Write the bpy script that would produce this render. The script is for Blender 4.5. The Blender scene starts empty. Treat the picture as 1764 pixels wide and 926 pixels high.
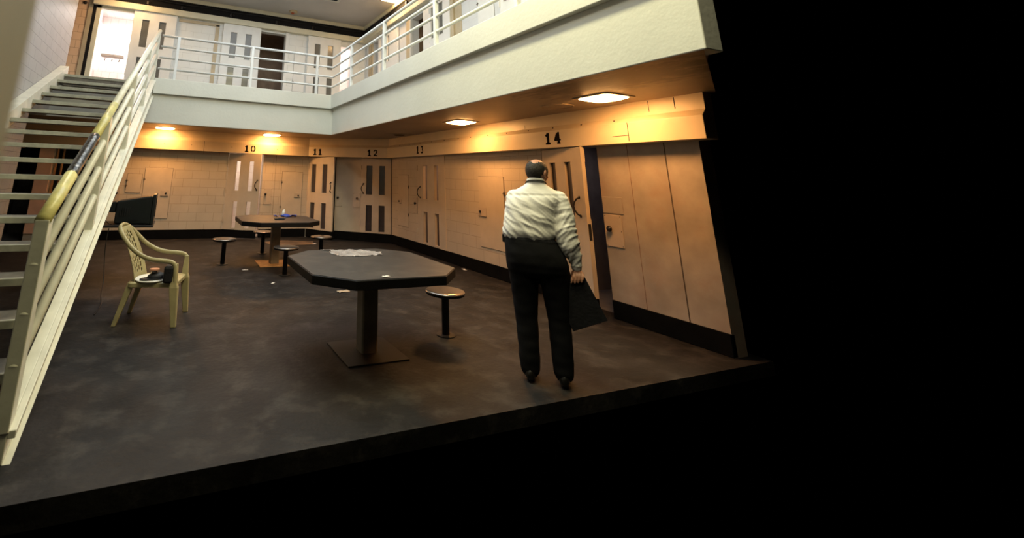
import bpy, bmesh, math, random
import numpy as np
from mathutils import Vector, Matrix, noise
random.seed(7)
S = bpy.context.scene
C = S.collection
R = math.radians

# ------------------------------------------------------------------ camera, light, exposure
W_, H_ = 1764, 926
F_PX, PPX, PPY = 748.75, 600.0, 107.0
YAW, PITCH, ROLL = R(20.6006), R(14.7412), R(1.9207)
cam = bpy.data.cameras.new('camera'); camo = bpy.data.objects.new('camera', cam); C.objects.link(camo)
fw = Vector((math.sin(YAW)*math.cos(PITCH), math.cos(YAW)*math.cos(PITCH), math.sin(PITCH)))
rt = Vector((math.cos(YAW), -math.sin(YAW), 0)); up = rt.cross(fw)
r2 = rt*math.cos(ROLL)+up*math.sin(ROLL); u2 = -rt*math.sin(ROLL)+up*math.cos(ROLL)
camo.matrix_world = Matrix(((r2.x, u2.x, -fw.x, 0), (r2.y, u2.y, -fw.y, 0), (r2.z, u2.z, -fw.z, 1.6), (0, 0, 0, 1)))
cam.sensor_width = 36; cam.sensor_fit = 'HORIZONTAL'; cam.lens = F_PX/W_*36
cam.shift_x = (W_/2-PPX)/W_; cam.shift_y = -(H_/2-PPY)/W_
cam.clip_start = .05; cam.clip_end = 60
cam.dof.use_dof = True; cam.dof.focus_distance = 5.5; cam.dof.aperture_fstop = cam.lens/9.0
S.camera = camo

wd = bpy.data.worlds.new('world'); S.world = wd; wd.use_nodes = True
wd.node_tree.nodes['Background'].inputs[0].default_value = (0, 0, 0, 1)
wd.node_tree.nodes['Background'].inputs[1].default_value = 0
S.view_settings.view_transform = 'Standard'; S.view_settings.look = 'None'
S.view_settings.gamma = 1; S.view_settings.use_curve_mapping = False
S.view_settings.exposure = 0.0

SKY_STRENGTH = 2.1          # daylight through the skylight diffuser
LAMP_STRENGTH = 80          # sodium-coloured lamps under the balcony
LAMP_COL = (1.0, .47, .145)
ULAMP_STRENGTH = 60
def area(name, loc, size, sizey, col, power, rot=(0, 0, 0), spread=180):
    l = bpy.data.lights.new(name, 'AREA'); l.shape = 'RECTANGLE'; l.size = size; l.size_y = sizey
    l.energy = power; l.color = col; l.spread = R(spread)
    o = bpy.data.objects.new(name, l); C.objects.link(o); o.location = loc; o.rotation_euler = rot
    return o
area('daylight_from_skylight', (1.3, 6.9, 6.2), 3.8, 6.0, (.88, .95, 1.0), 205)
_fl = area('unseen_entry_fill', (.2, .4, 5.8), .9, .5, (1.0, .88, .60), 30, spread=110)  # added unseen fill for the yellowish light on balcony front and shirt
_fl.rotation_euler = (Vector((3.6, 5.2, 3.0))-Vector((.2, .4, 5.8))).to_track_quat('-Z', 'Y').to_euler()

area('unseen_fascia_fill', (2.0, 2.7, 6.1), .5, 3.6, (1.0, .90, .50), 270)  # added unseen fill brightening the right fascia from overhead

# ------------------------------------------------------------------ materials
def nt(m): m.use_nodes = True; return m.node_tree
def mat(name, col, rough=.55, metal=0, noise_amt=.06, noise_scale=6, bump=.0, bump_scale=60, spec=.5,
        brick=None, stains=None, coat=0, emit=None, emit_s=0, smooth_detail=6, alpha=None, trans=0, ior=1.45):
    m = bpy.data.materials.new(name); t = nt(m); n = t.nodes; l = t.links
    b = n['Principled BSDF']; b.inputs['Roughness'].default_value = rough; b.inputs['Metallic'].default_value = metal
    b.inputs['Specular IOR Level'].default_value = spec
    b.inputs['Coat Weight'].default_value = coat
    b.inputs['IOR'].default_value = ior
    if trans: b.inputs['Transmission Weight'].default_value = trans
    tc = n.new('ShaderNodeTexCoord')
    nz = n.new('ShaderNodeTexNoise'); nz.inputs['Scale'].default_value = noise_scale; nz.inputs['Detail'].default_value = smooth_detail
    l.new(tc.outputs['Object'], nz.inputs['Vector'])
    mx = n.new('ShaderNodeMix'); mx.data_type = 'RGBA'; mx.blend_type = 'MULTIPLY'; mx.inputs[0].default_value = 1
    rp = n.new('ShaderNodeMapRange'); rp.inputs[1].default_value = .3; rp.inputs[2].default_value = .7
    rp.inputs[3].default_value = 1-noise_amt*1.6; rp.inputs[4].default_value = 1+noise_amt*.4
    l.new(nz.outputs['Fac'], rp.inputs[0])
    mx.inputs[6].default_value = (*col, 1)
    l.new(rp.outputs[0], mx.inputs[7])
    out = mx.outputs[2]
    if stains:
        scol, sscale, lo, hi, amt = stains
        ns = n.new('ShaderNodeTexNoise'); ns.inputs['Scale'].default_value = sscale; ns.inputs['Detail'].default_value = 9
        ns.inputs['Roughness'].default_value = .65
        l.new(tc.outputs['Object'], ns.inputs['Vector'])
        mr = n.new('ShaderNodeMapRange'); mr.inputs[1].default_value = lo; mr.inputs[2].default_value = hi
        mr.inputs[4].default_value = amt; l.new(ns.outputs['Fac'], mr.inputs[0])
        m2 = n.new('ShaderNodeMix'); m2.data_type = 'RGBA'; l.new(mr.outputs[0], m2.inputs[0])
        l.new(out, m2.inputs[6]); m2.inputs[7].default_value = (*scol, 1); out = m2.outputs[2]
    hs = []
    if brick:
        du, (bw, bh), mcol, off = brick       # du: (ux,uy) direction in plan for the horizontal coordinate
        sx = n.new('ShaderNodeSeparateXYZ'); l.new(tc.outputs['Object'], sx.inputs[0])
        a = n.new('ShaderNodeMath'); a.operation = 'MULTIPLY'; a.inputs[1].default_value = du[0]; l.new(sx.outputs[0], a.inputs[0])
        c = n.new('ShaderNodeMath'); c.operation = 'MULTIPLY_ADD'; c.inputs[1].default_value = du[1]; l.new(sx.outputs[1], c.inputs[0]); l.new(a.outputs[0], c.inputs[2])
        z = n.new('ShaderNodeMath'); z.operation = 'ADD'; z.inputs[1].default_value = off; l.new(sx.outputs[2], z.inputs[0])
        cb = n.new('ShaderNodeCombineXYZ'); l.new(c.outputs[0], cb.inputs[0]); l.new(z.outputs[0], cb.inputs[1])
        bk = n.new('ShaderNodeTexBrick'); bk.inputs['Scale'].default_value = 1
        bk.inputs['Brick Width'].default_value = bw; bk.inputs['Row Height'].default_value = bh
        bk.inputs['Mortar Size'].default_value = .0045; bk.inputs['Mortar Smooth'].default_value = .25
        bk.inputs['Color1'].default_value = (0, 0, 0, 1); bk.inputs['Color2'].default_value = (0, 0, 0, 1); bk.inputs['Mortar'].default_value = (1, 1, 1, 1)
        l.new(cb.outputs[0], bk.inputs['Vector'])
        m3 = n.new('ShaderNodeMix'); m3.data_type = 'RGBA'; fm = n.new('ShaderNodeMath'); fm.operation = 'MULTIPLY'; fm.inputs[1].default_value = .7
        l.new(bk.outputs['Fac'], fm.inputs[0]); l.new(fm.outputs[0], m3.inputs[0])
        l.new(out, m3.inputs[6]); m3.inputs[7].default_value = (*mcol, 1); out = m3.outputs[2]
        inv = n.new('ShaderNodeMath'); inv.operation = 'SUBTRACT'; inv.inputs[0].default_value = 1; l.new(bk.outputs['Fac'], inv.inputs[1])
        hs.append((inv.outputs[0], .6, .004))
    if bump:
        nb = n.new('ShaderNodeTexNoise'); nb.inputs['Scale'].default_value = bump_scale; nb.inputs['Detail'].default_value = 5
        l.new(tc.outputs['Object'], nb.inputs['Vector']); hs.append((nb.outputs['Fac'], bump, .01))
    prev = None
    for h, s, d in hs:
        bp = n.new('ShaderNodeBump'); bp.inputs['Strength'].default_value = s; bp.inputs['Distance'].default_value = d
        l.new(h, bp.inputs['Height'])
        if prev: l.new(prev, bp.inputs['Normal'])
        prev = bp.outputs[0]
    if prev: l.new(prev, b.inputs['Normal'])
    l.new(out, b.inputs['Base Color'])
    if emit:
        b.inputs['Emission Color'].default_value = (*emit, 1); b.inputs['Emission Strength'].default_value = emit_s
    return m

CREAM = (.54, .45, .345); WHITE = (.82, .82, .79)
M = {}
M['fascia'] = mat('fascia_paint', (.68, .69, .62), .45, noise_amt=.04, noise_scale=1.5, bump=.25, bump_scale=18)
M['block_x'] = mat('block_wall_back', CREAM, .4, brick=((1, 0), (.41, .203), (.30, .22, .15), .0), noise_amt=.08, noise_scale=2, bump=.2, bump_scale=50)
M['block_y'] = mat('block_wall_side', CREAM, .4, brick=((0, 1), (.41, .203), (.30, .22, .15), .0), noise_amt=.08, noise_scale=2, bump=.2, bump_scale=50)
FU = ((5.343-3.45)/2.3724, (10.65-12.08)/2.3724)
M['block_f'] = mat('plaster_corner', CREAM, .45, noise_amt=.12, noise_scale=2, bump=.2, bump_scale=50)
M['block_left'] = mat('block_wall_stair', (.40, .39, .385), .5, brick=((0, 1), (.41, .203), (.16, .155, .15), .0), noise_amt=.05, noise_scale=2, bump=.2, bump_scale=50)
M['block_up'] = mat('block_wall_upper', WHITE, .45, brick=((1, 0), (.41, .203), (.60, .60, .57), .0), noise_amt=.04, noise_scale=2, bump=.12, bump_scale=50)
M['block_orange'] = mat('block_wall_painted_glow', (.90, .60, .38), .5, brick=((1, 0), (.2, .203), (.35, .14, .07), .0), noise_amt=.05, noise_scale=2)  # warm lamp glow is put into the orange block colour
M['plaster_r'] = mat('plaster_side', (.42, .35, .28), .5, noise_amt=.16, noise_scale=3, bump=.15, bump_scale=30, stains=((.36, .22, .15), 1.7, .5, .75, .6))
M['header'] = mat('header_paint', (.68, .56, .38), .38, noise_amt=.06, noise_scale=3, bump=.12, bump_scale=20)
M['door'] = mat('door_paint', (.56, .46, .35), .38, noise_amt=.07, noise_scale=4, bump=.08, bump_scale=25)
M['door_up'] = mat('door_paint_upper', (.84, .83, .80), .42, noise_amt=.05, noise_scale=4, bump=.08, bump_scale=25)
M['kick'] = mat('black_curb_paint', (.004, .004, .004), .8, spec=.08, noise_amt=.3, noise_scale=5, bump=.2, bump_scale=30)
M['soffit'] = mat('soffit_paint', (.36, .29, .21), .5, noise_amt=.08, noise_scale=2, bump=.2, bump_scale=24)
M['ceiling'] = mat('ceiling_paint', (.58, .56, .54), .6, noise_amt=.06, noise_scale=1.2)
M['trimcream'] = mat('cream_trim', (.72, .68, .52), .45, noise_amt=.05)
M['tan'] = mat('tan_jamb', (.55, .45, .30), .5, noise_amt=.08)
M['floor'] = mat('floor_dark', (.0165, .0148, .0150), .6, noise_amt=.45, noise_scale=2.2, bump=.35, bump_scale=22, stains=((.046, .041, .038), 3.6, .5, .66, .7), spec=.28)
M['upfloor'] = mat('upper_floor', (.30, .30, .28), .6, noise_amt=.2)
M['cell'] = mat('cell_grey', (.16, .145, .15), .7, noise_amt=.15)
M['cell_warm'] = mat('cell_tan', (.42, .30, .22), .7, noise_amt=.15)
M['cell_white'] = mat('cell_white_tile', (.85, .80, .78), .35, brick=((1, 0), (.2, .203), (.6, .5, .48), 0), noise_amt=.03)
M['black'] = mat('black_steel', (.012, .011, .012), .5, noise_amt=.3)
M['track'] = mat('track_void', (.004, .003, .004), .9, noise_amt=.5, noise_scale=9, bump=.4, bump_scale=12)
M['rail'] = mat('rail_white_paint', (.74, .76, .75), .35, noise_amt=.05, noise_scale=12, bump=.06, bump_scale=30)
M['stairpaint'] = mat('stair_cream_paint', (.74, .73, .62), .38, noise_amt=.10, noise_scale=7, bump=.12, bump_scale=25)
M['yellowrail'] = mat('worn_yellow_handrail', (.62, .57, .22), .35, noise_amt=.25, noise_scale=7, bump=.15, bump_scale=22)
M['wornmetal'] = mat('bare_worn_metal', (.20, .19, .17), .3, metal=.7, noise_amt=.7, noise_scale=28, stains=((.02, .018, .015), 22, .45, .55, 1))
M['tread'] = mat('tread_grey', (.20, .185, .15), .6, noise_amt=.25, noise_scale=9)
M['nosing'] = mat('tread_nosing', (.46, .46, .36), .5, noise_amt=.15, noise_scale=12)
M['handle'] = mat('iron_handle', (.03, .022, .018), .4, metal=.3, noise_amt=.3)
M['knob'] = mat('knob_steel', (.10, .09, .085), .25, metal=.9, noise_amt=.2)
M['plate'] = mat('lock_plate_paint', (.52, .42, .32), .4, noise_amt=.08)
M['joint'] = mat('dark_joint', (.10, .07, .05), .7, noise_amt=.3, noise_scale=14)
M['tabletop'] = mat('table_laminate', (.034, .031, .030), .5, noise_amt=.25, noise_scale=6, bump=.1, bump_scale=18, stains=((.085, .078, .07), 5, .52, .75, .6))
M['tableedge'] = mat('table_black_edge', (.006, .0055, .006), .5, noise_amt=.2, spec=.25)
M['pedestal'] = mat('pedestal_grey', (.20, .17, .13), .45, noise_amt=.2)
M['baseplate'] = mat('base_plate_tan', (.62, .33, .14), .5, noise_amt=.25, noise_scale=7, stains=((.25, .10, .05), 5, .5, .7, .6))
M['stoolsteel'] = mat('stool_steel', (.42, .38, .35), .22, metal=.9, noise_amt=.2)
M['plastic'] = mat('chair_plastic', (.40, .35, .19), .38, noise_amt=.12, noise_scale=9, bump=.05, bump_scale=30)
M['tv'] = mat('tv_black_plastic', (.012, .015, .016), .32, noise_amt=.1)
M['tvscreen'] = mat('tv_glass', (.01, .012, .012), .08, noise_amt=.05)
M['whitestuff'] = mat('white_plate', (.78, .76, .68), .4, noise_amt=.03)
M['bag'] = mat('black_fabric', (.010, .010, .014), .6, noise_amt=.3, noise_scale=20, bump=.3, bump_scale=50)
M['orangelid'] = mat('orange_lid', (.62, .28, .16), .4)
M['blue'] = mat('blue_cloth', (.05, .08, .42), .7, noise_amt=.25, noise_scale=20)
M['paper'] = mat('white_paper', (.75, .72, .70), .6)
M['bagfilm'] = mat('clear_plastic_film', (.66, .62, .64), .12, noise_amt=.2, noise_scale=10, bump=.5, bump_scale=25)
def film():
    m = M['bagfilm']; b = m.node_tree.nodes['Principled BSDF']; b.inputs['Alpha'].default_value = .42
film()
M['shirt'] = mat('shirt_cotton', (.86, .85, .80), .7, noise_amt=.04, noise_scale=8, bump=.3, bump_scale=14)
M['trousers'] = mat('trouser_black', (.007, .007, .008), .85, noise_amt=.2, bump=.1, bump_scale=60, spec=.2)
M['skin'] = mat('skin', (.55, .27, .17), .45, noise_amt=.1, noise_scale=18, bump=.08, bump_scale=90)
M['hair'] = mat('hair_grey', (.035, .028, .022), .6, noise_amt=.5, noise_scale=60, bump=.6, bump_scale=140)
M['lanyard'] = mat('lanyard_black', (.01, .01, .01), .7)
M['shoe'] = mat('shoe_leather', (.01, .009, .008), .3)
M['lens'] = mat('lamp_lens', (.9, .8, .6), .4, emit=LAMP_COL, emit_s=LAMP_STRENGTH)
M['ulens'] = mat('upper_lamp_lens', (.9, .8, .6), .4, emit=(1, .62, .28), emit_s=ULAMP_STRENGTH)
M['lampframe'] = mat('lamp_frame', (.35, .28, .2), .4, noise_amt=.1)
M['post'] = mat('near_post_paint', (.34, .31, .24), .6, noise_amt=.1)
M['stencil'] = mat('stencil_black', (.010, .008, .006), .9, spec=.1, noise_amt=.2)
M['scorch'] = mat('soffit_soot', (.16, .13, .11), .7, noise_amt=.5, noise_scale=8)
M['diffuser'] = mat('skylight_diffuser', (.8, .8, .8), .5, emit=(.90, .96, 1), emit_s=.9)
M['pane'] = mat('recess_shade_pane', (.055, .045, .045), .18, noise_amt=.15)  # opaque dark sheet standing in for the shade behind the door slits
M['pane_up'] = mat('upper_recess_shade_pane', (.16, .155, .14), .2, noise_amt=.1)  # opaque grey sheet for the shaded recess behind the upper door slits
M['rust'] = mat('rust_line', (.26, .14, .09), .8, noise_amt=.4, noise_scale=12)
M['ring'] = mat('ring_metal', (.55, .40, .25), .4, metal=.4)
M['redsensor'] = mat('sensor_lens', (.5, .12, .05), .3)
M['pierorange'] = mat('pier_painted_glow', (.80, .50, .36), .5, noise_amt=.1, noise_scale=4)  # brighter orange base colour makes the pier look lit

# scorched patch of the soffit near the lamp above door 14 (a stain with a shape of its own)
def soot_soffit():
    m = M['soffit']; t = m.node_tree; n = t.nodes; l = t.links; b = n['Principled BSDF']
    src = b.inputs['Base Color'].links[0].from_socket
    tc = n.new('ShaderNodeTexCoord')
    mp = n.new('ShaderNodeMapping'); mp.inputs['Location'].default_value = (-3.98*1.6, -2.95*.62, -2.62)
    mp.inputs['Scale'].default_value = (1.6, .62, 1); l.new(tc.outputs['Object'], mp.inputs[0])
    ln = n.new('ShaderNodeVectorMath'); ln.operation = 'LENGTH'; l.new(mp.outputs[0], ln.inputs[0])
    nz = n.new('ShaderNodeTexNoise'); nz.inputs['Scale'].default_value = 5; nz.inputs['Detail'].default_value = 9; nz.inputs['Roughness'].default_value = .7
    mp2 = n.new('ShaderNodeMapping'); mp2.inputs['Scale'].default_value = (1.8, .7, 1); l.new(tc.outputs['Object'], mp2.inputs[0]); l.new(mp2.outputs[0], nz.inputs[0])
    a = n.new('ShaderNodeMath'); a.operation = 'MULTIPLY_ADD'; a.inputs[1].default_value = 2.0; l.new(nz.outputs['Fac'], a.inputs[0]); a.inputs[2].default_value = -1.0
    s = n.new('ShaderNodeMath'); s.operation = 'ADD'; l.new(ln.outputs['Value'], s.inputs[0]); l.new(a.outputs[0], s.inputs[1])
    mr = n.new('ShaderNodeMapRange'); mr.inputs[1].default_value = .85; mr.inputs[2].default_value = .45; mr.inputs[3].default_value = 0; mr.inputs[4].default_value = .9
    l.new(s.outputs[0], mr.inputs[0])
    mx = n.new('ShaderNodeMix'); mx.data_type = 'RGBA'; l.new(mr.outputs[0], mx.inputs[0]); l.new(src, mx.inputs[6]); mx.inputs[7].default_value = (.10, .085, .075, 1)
    l.new(mx.outputs[2], b.inputs['Base Color'])
soot_soffit()

# ------------------------------------------------------------------ mesh helpers
class MB:
    def __init__(s): s.v = []; s.f = []
    def add(s, vs, fs):
        o = len(s.v); s.v += [tuple(v) for v in vs]; s.f += [tuple(i+o for i in f) for f in fs]; return s
    def box(s, x0, x1, y0, y1, z0, z1, mtx=None):
        vs = [Vector((x, y, z)) for z in (z0, z1) for y in (y0, y1) for x in (x0, x1)]
        if mtx is not None: vs = [mtx @ v for v in vs]
        return s.add(vs, [(0, 2, 3, 1), (4, 5, 7, 6), (0, 1, 5, 4), (2, 6, 7, 3), (0, 4, 6, 2), (1, 3, 7, 5)])
    def prism(s, poly, z0, z1, mtx=None):
        n = len(poly); vs = [Vector((p[0], p[1], z0)) for p in poly]+[Vector((p[0], p[1], z1)) for p in poly]
        if mtx is not None: vs = [mtx @ v for v in vs]
        fs = [tuple(range(n-1, -1, -1)), tuple(range(n, 2*n))]+[(i, (i+1) % n, n+(i+1) % n, n+i) for i in range(n)]
        return s.add(vs, fs)
    def lathe(s, prof, c=(0, 0, 0), seg=28, mtx=None):
        o = []; fs = []; n = len(prof)
        for k in range(seg):
            a = 2*math.pi*k/seg
            for r, z in prof: o.append(Vector((c[0]+r*math.cos(a), c[1]+r*math.sin(a), c[2]+z)))
        for k in range(seg):
            k2 = (k+1) % seg
            for i in range(n-1): fs.append((k*n+i, k2*n+i, k2*n+i+1, k*n+i+1))
        fs.append(tuple(k*n for k in range(seg))[::-1]); fs.append(tuple(k*n+n-1 for k in range(seg)))
        if mtx is not None: o = [mtx @ v for v in o]
        return s.add(o, fs)
    def tube(s, pts, rad, seg=10, sx=1.0, caps=True, closed=False):
        pts = [Vector(p) for p in pts]; n = len(pts); rads = rad if isinstance(rad, (list, tuple)) else [rad]*n
        vs = []; nrm = None
        for i, p in enumerate(pts):
            if closed: t = (pts[(i+1) % n]-pts[i-1]).normalized()
            else: t = (pts[min(i+1, n-1)]-pts[max(i-1, 0)]).normalized()
            if nrm is None:
                a = Vector((0, 0, 1)) if abs(t.z) < .9 else Vector((1, 0, 0)); nrm = (a-t*a.dot(t)).normalized()
            else: nrm = (nrm-t*nrm.dot(t)).normalized()
            b = t.cross(nrm)
            for k in range(seg):
                a = 2*math.pi*k/seg; vs.append(p+nrm*math.cos(a)*rads[i]+b*math.sin(a)*rads[i]*sx)
        fs = []
        for i in range(n if closed else n-1):
            j = (i+1) % n
            for k in range(seg): fs.append((i*seg+k, i*seg+(k+1) % seg, j*seg+(k+1) % seg, j*seg+k))
        if caps and not closed: fs.append(tuple(range(seg))[::-1]); fs.append(tuple((n-1)*seg+k for k in range(seg)))
        return s.add(vs, fs)
    def ribbon(s, pts, w, mtx, d=.002):
        # flat stroke of width w through 2-D points, extruded by d
        P = [Vector((p[0], p[1], 0)) for p in pts]; n = len(P); L = []; Rr = []
        for i, p in enumerate(P):
            t = (P[min(i+1, n-1)]-P[max(i-1, 0)]).normalized(); nn = Vector((-t.y, t.x, 0))*w/2
            L.append(p+nn); Rr.append(p-nn)
        poly = L+Rr[::-1]; m = len(poly)
        vs = [mtx @ (p+Vector((0, 0, 0))) for p in poly]+[mtx @ (p+Vector((0, 0, d))) for p in poly]
        fs = [(i, i+1, 2*n-2-i, 2*n-1-i) for i in range(n-1)]+[(m+i, m+i+1, m+2*n-2-i, m+2*n-1-i)[::-1] for i in range(n-1)]
        fs += [(i, (i+1) % m, m+(i+1) % m, m+i) for i in range(m)]
        return s.add(vs, fs)
    def sphere(s, c, r, mtx=None, seg=20, rings=12):
        rx, ry, rz = (r, r, r) if isinstance(r, (int, float)) else r
        vs = []; fs = []
        for i in range(1, rings):
            ph = math.pi*i/rings
            for k in range(seg):
                a = 2*math.pi*k/seg; vs.append(Vector((c[0]+rx*math.sin(ph)*math.cos(a), c[1]+ry*math.sin(ph)*math.sin(a), c[2]+rz*math.cos(ph))))
        t = len(vs); vs.append(Vector((c[0], c[1], c[2]+rz))); vs.append(Vector((c[0], c[1], c[2]-rz)))
        for i in range(rings-2):
            for k in range(seg):
                k2 = (k+1) % seg; fs.append((i*seg+k, (i+1)*seg+k, (i+1)*seg+k2, i*seg+k2))
        for k in range(seg): fs.append((t, k, (k+1) % seg)); fs.append((t+1, (rings-2)*seg+(k+1) % seg, (rings-2)*seg+k))
        if mtx is not None: vs = [mtx @ v for v in vs]
        return s.add(vs, fs)
    def build(s, name, m, parent=None, smooth=False, bevel=0, local=True, loc=None, fix=True):
        me = bpy.data.meshes.new(name); me.from_pydata(s.v, [], s.f)
        if fix:
            b = bmesh.new(); b.from_mesh(me); bmesh.ops.recalc_face_normals(b, faces=b.faces); b.to_mesh(me); b.free()
        o = bpy.data.objects.new(name, me); C.objects.link(o)
        if m: me.materials.append(m)
        if smooth:
            for p in me.polygons: p.use_smooth = True
        if bevel:
            bv = o.modifiers.new('bevel', 'BEVEL'); bv.width = bevel; bv.segments = 2; bv.limit_method = 'ANGLE'; bv.angle_limit = R(40)
        if parent: o.parent = parent
        if loc: o.location = loc
        return o

def tag(o, label=None, cat=None, group=None, kind=None):
    if label: o['label'] = label
    if cat: o['category'] = cat
    if group: o['group'] = group
    if kind: o['kind'] = kind
    return o
def empty(name, loc=(0, 0, 0), rz=0):
    o = bpy.data.objects.new(name, None); C.objects.link(o); o.location = loc; o.rotation_euler = (0, 0, rz); o.empty_display_size = .1
    return o
def copy_tree(o, parent=None, loc=None, rz=None):
    c = o.copy(); C.objects.link(c); c.parent = parent
    if loc is not None: c.location = loc
    if rz is not None: c.rotation_euler = (0, 0, rz)
    for ch in [x for x in bpy.data.objects if x.parent == o]: copy_tree(ch, c)
    return c
def frame(origin, u, n):
    """local x along u (plan), local y = z up, local z = n (towards the room)"""
    return Matrix(((u[0], 0, n[0], origin[0]), (u[1], 0, n[1], origin[1]), (0, 1, 0, origin[2] if len(origin) > 2 else 0), (0, 0, 0, 1)))
def grid_panel(mb, w0, w1, z0, z1, holes, t, mtx):
    """panel in local (x=w, y=z, z=depth 0..-t) with rectangular holes (w0,w1,z0,z1)"""
    xs = sorted({w0, w1, *[min(max(h[i], w0), w1) for h in holes for i in (0, 1)]})
    zs = sorted({z0, z1, *[min(max(h[i], z0), z1) for h in holes for i in (2, 3)]})
    def solid(i, j):
        if i < 0 or j < 0 or i >= len(xs)-1 or j >= len(zs)-1: return False
        cx = (xs[i]+xs[i+1])/2; cz = (zs[j]+zs[j+1])/2
        return not any(h[0] < cx < h[1] and h[2] < cz < h[3] for h in holes)
    def q(a, b, c, d): mb.add([mtx @ Vector(p) for p in (a, b, c, d)], [(0, 1, 2, 3)])
    for i in range(len(xs)-1):
        for j in range(len(zs)-1):
            if not solid(i, j): continue
            a, b, c, d = xs[i], xs[i+1], zs[j], zs[j+1]
            q((a, c, 0), (b, c, 0), (b, d, 0), (a, d, 0)); q((a, d, -t), (b, d, -t), (b, c, -t), (a, c, -t))
            if not solid(i-1, j): q((a, c, -t), (a, c, 0), (a, d, 0), (a, d, -t))
            if not solid(i+1, j): q((b, c, 0), (b, c, -t), (b, d, -t), (b, d, 0))
            if not solid(i, j-1): q((a, c, -t), (b, c, -t), (b, c, 0), (a, c, 0))
            if not solid(i, j+1): q((a, d, 0), (b, d, 0), (b, d, -t), (a, d, -t))
def weld(o):
    b = bmesh.new(); b.from_mesh(o.data); bmesh.ops.remove_doubles(b, verts=b.verts, dist=1e-5); b.to_mesh(b and o.data); b.free(); return o
def struct(name, o, label=None):
    o.name = name; o['kind'] = 'structure'
    if label: o['label'] = label
    return o

XW, YW = 5.343, 12.08          # lower cell walls
XB, YB = 3.50, 10.48           # balcony front faces
A2 = Vector((3.45, YW)); B2 = Vector((XW, 10.65)); LF = (B2-A2).length; UF = (B2-A2)/LF; NF = Vector((UF.y, -UF.x))
if NF.y > 0: NF = -NF
ZS, ZH = 2.62, 2.11            # soffit, underside of header
ZC = 6.18; ZF = 3.50; XU = 5.09
XS = -2.6                      # stair-side wall

# ------------------------------------------------------------------ floor, walls, ceiling
mb = MB(); mb.prism([(-3.7, 3.0), (XW+.3, 3.0), (XW+.3, 13.9), (-3.7, 13.9)], -.12, 0)
struct('floor', mb.build('floor', M['floor']), 'worn near-black painted concrete floor of the dayroom')

FB = frame((0, YW, 0), (1, 0), (0, -1))
mb = MB(); grid_panel(mb, -3.7, 3.45, 0, ZS, [(-3.7, -2.96, -1, ZH), (-2.65, -1.75, -1, ZH), (1.27, 2.19, -1, ZH)], .2, FB)
struct('wall_back', weld(mb.build('wall_back', M['block_x'])), 'lower back block wall with cells 9 and 10')
FFm = frame((A2.x, A2.y, 0), (UF.x, UF.y), (NF.x, NF.y))
mb = MB(); grid_panel(mb, 0, LF, 0, ZS, [(0.02, .82, -1, ZH), (1.55, 2.33, -1, ZH)], .2, FFm)
struct('wall_corner', weld(mb.build('wall_corner', M['block_f'])), 'angled plaster wall across the far corner with cells 11 and 12')
FR = frame((XW, 0, 0), (0, -1), (-1, 0))          # local x = -y
mb = MB(); grid_panel(mb, -10.65, -4.44, 0, ZS, [(-9.28, -8.16, -1, ZH), (-5.44, -4.44, -1, ZH)], .2, FR)
struct('wall_right', weld(mb.build('wall_right', M['block_y'])), 'right block wall between cells 13 and 14')
mb = MB(); grid_panel(mb, -4.44, -3.15, 0, ZS, [], .2, FR)
struct('wall_right_plaster', weld(mb.build('wall_right_plaster', M['plaster_r'])), 'smeared plaster wall to the right of the cell 14 doorway')
# stair-side wall, its lower part stops before the cells
mb = MB()
FL = frame((XS, 0, 0), (0, 1), (1, 0))
grid_panel(mb, 2.2, 11.18, 0, ZC, [(9.4, 11.3, -1, ZS+.02)], .25, FL)
struct('wall_left', weld(mb.build('wall_left', M['block_left'])), 'grey painted block wall beside the staircase')

# headers (bulkhead over the doors)
def header(name, path, label):
    prof = [(0, ZH), (.20, ZH), (.20, 2.36), (.135, 2.43), (.135, ZS), (0, ZS)]
    vs = []; n = len(prof)
    def nrm(a, b): d = (b-a).normalized(); v = Vector((d.y, -d.x)); return v
    full = [Vector((-3.7, YW)), A2, B2, Vector((XW, 2.95))]
    mit = {}
    for i, p in enumerate(full):
        ns = []
        if i > 0: ns.append(nrm(full[i-1], p))
        if i < 3: ns.append(nrm(p, full[i+1]))
        if len(ns) == 2: m_ = (ns[0]+ns[1]).normalized(); m_ = m_/m_.dot(ns[0])
        else: m_ = ns[0]
        mit[i] = m_
    i0, i1 = path
    for i in (i0, i1):
        for d, z in prof: q = full[i]+mit[i]*d; vs.append((q.x, q.y, z))
    mb = MB(); mb.add(vs, [tuple(range(n)), tuple(range(2*n-1, n-1, -1))]+[(k, (k+1) % n, n+(k+1) % n, n+k) for k in range(n)])
    return struct(name, mb.build(name, M['header'], bevel=.004), label)
H1 = header('trim_1', (0, 1), 'cream bulkhead over cells 9 and 10')
H2 = header('trim_2', (1, 2), 'cream bulkhead over cells 11 and 12')
H3 = header('trim_3', (2, 3), 'cream bulkhead over cells 13 and 14')
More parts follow.
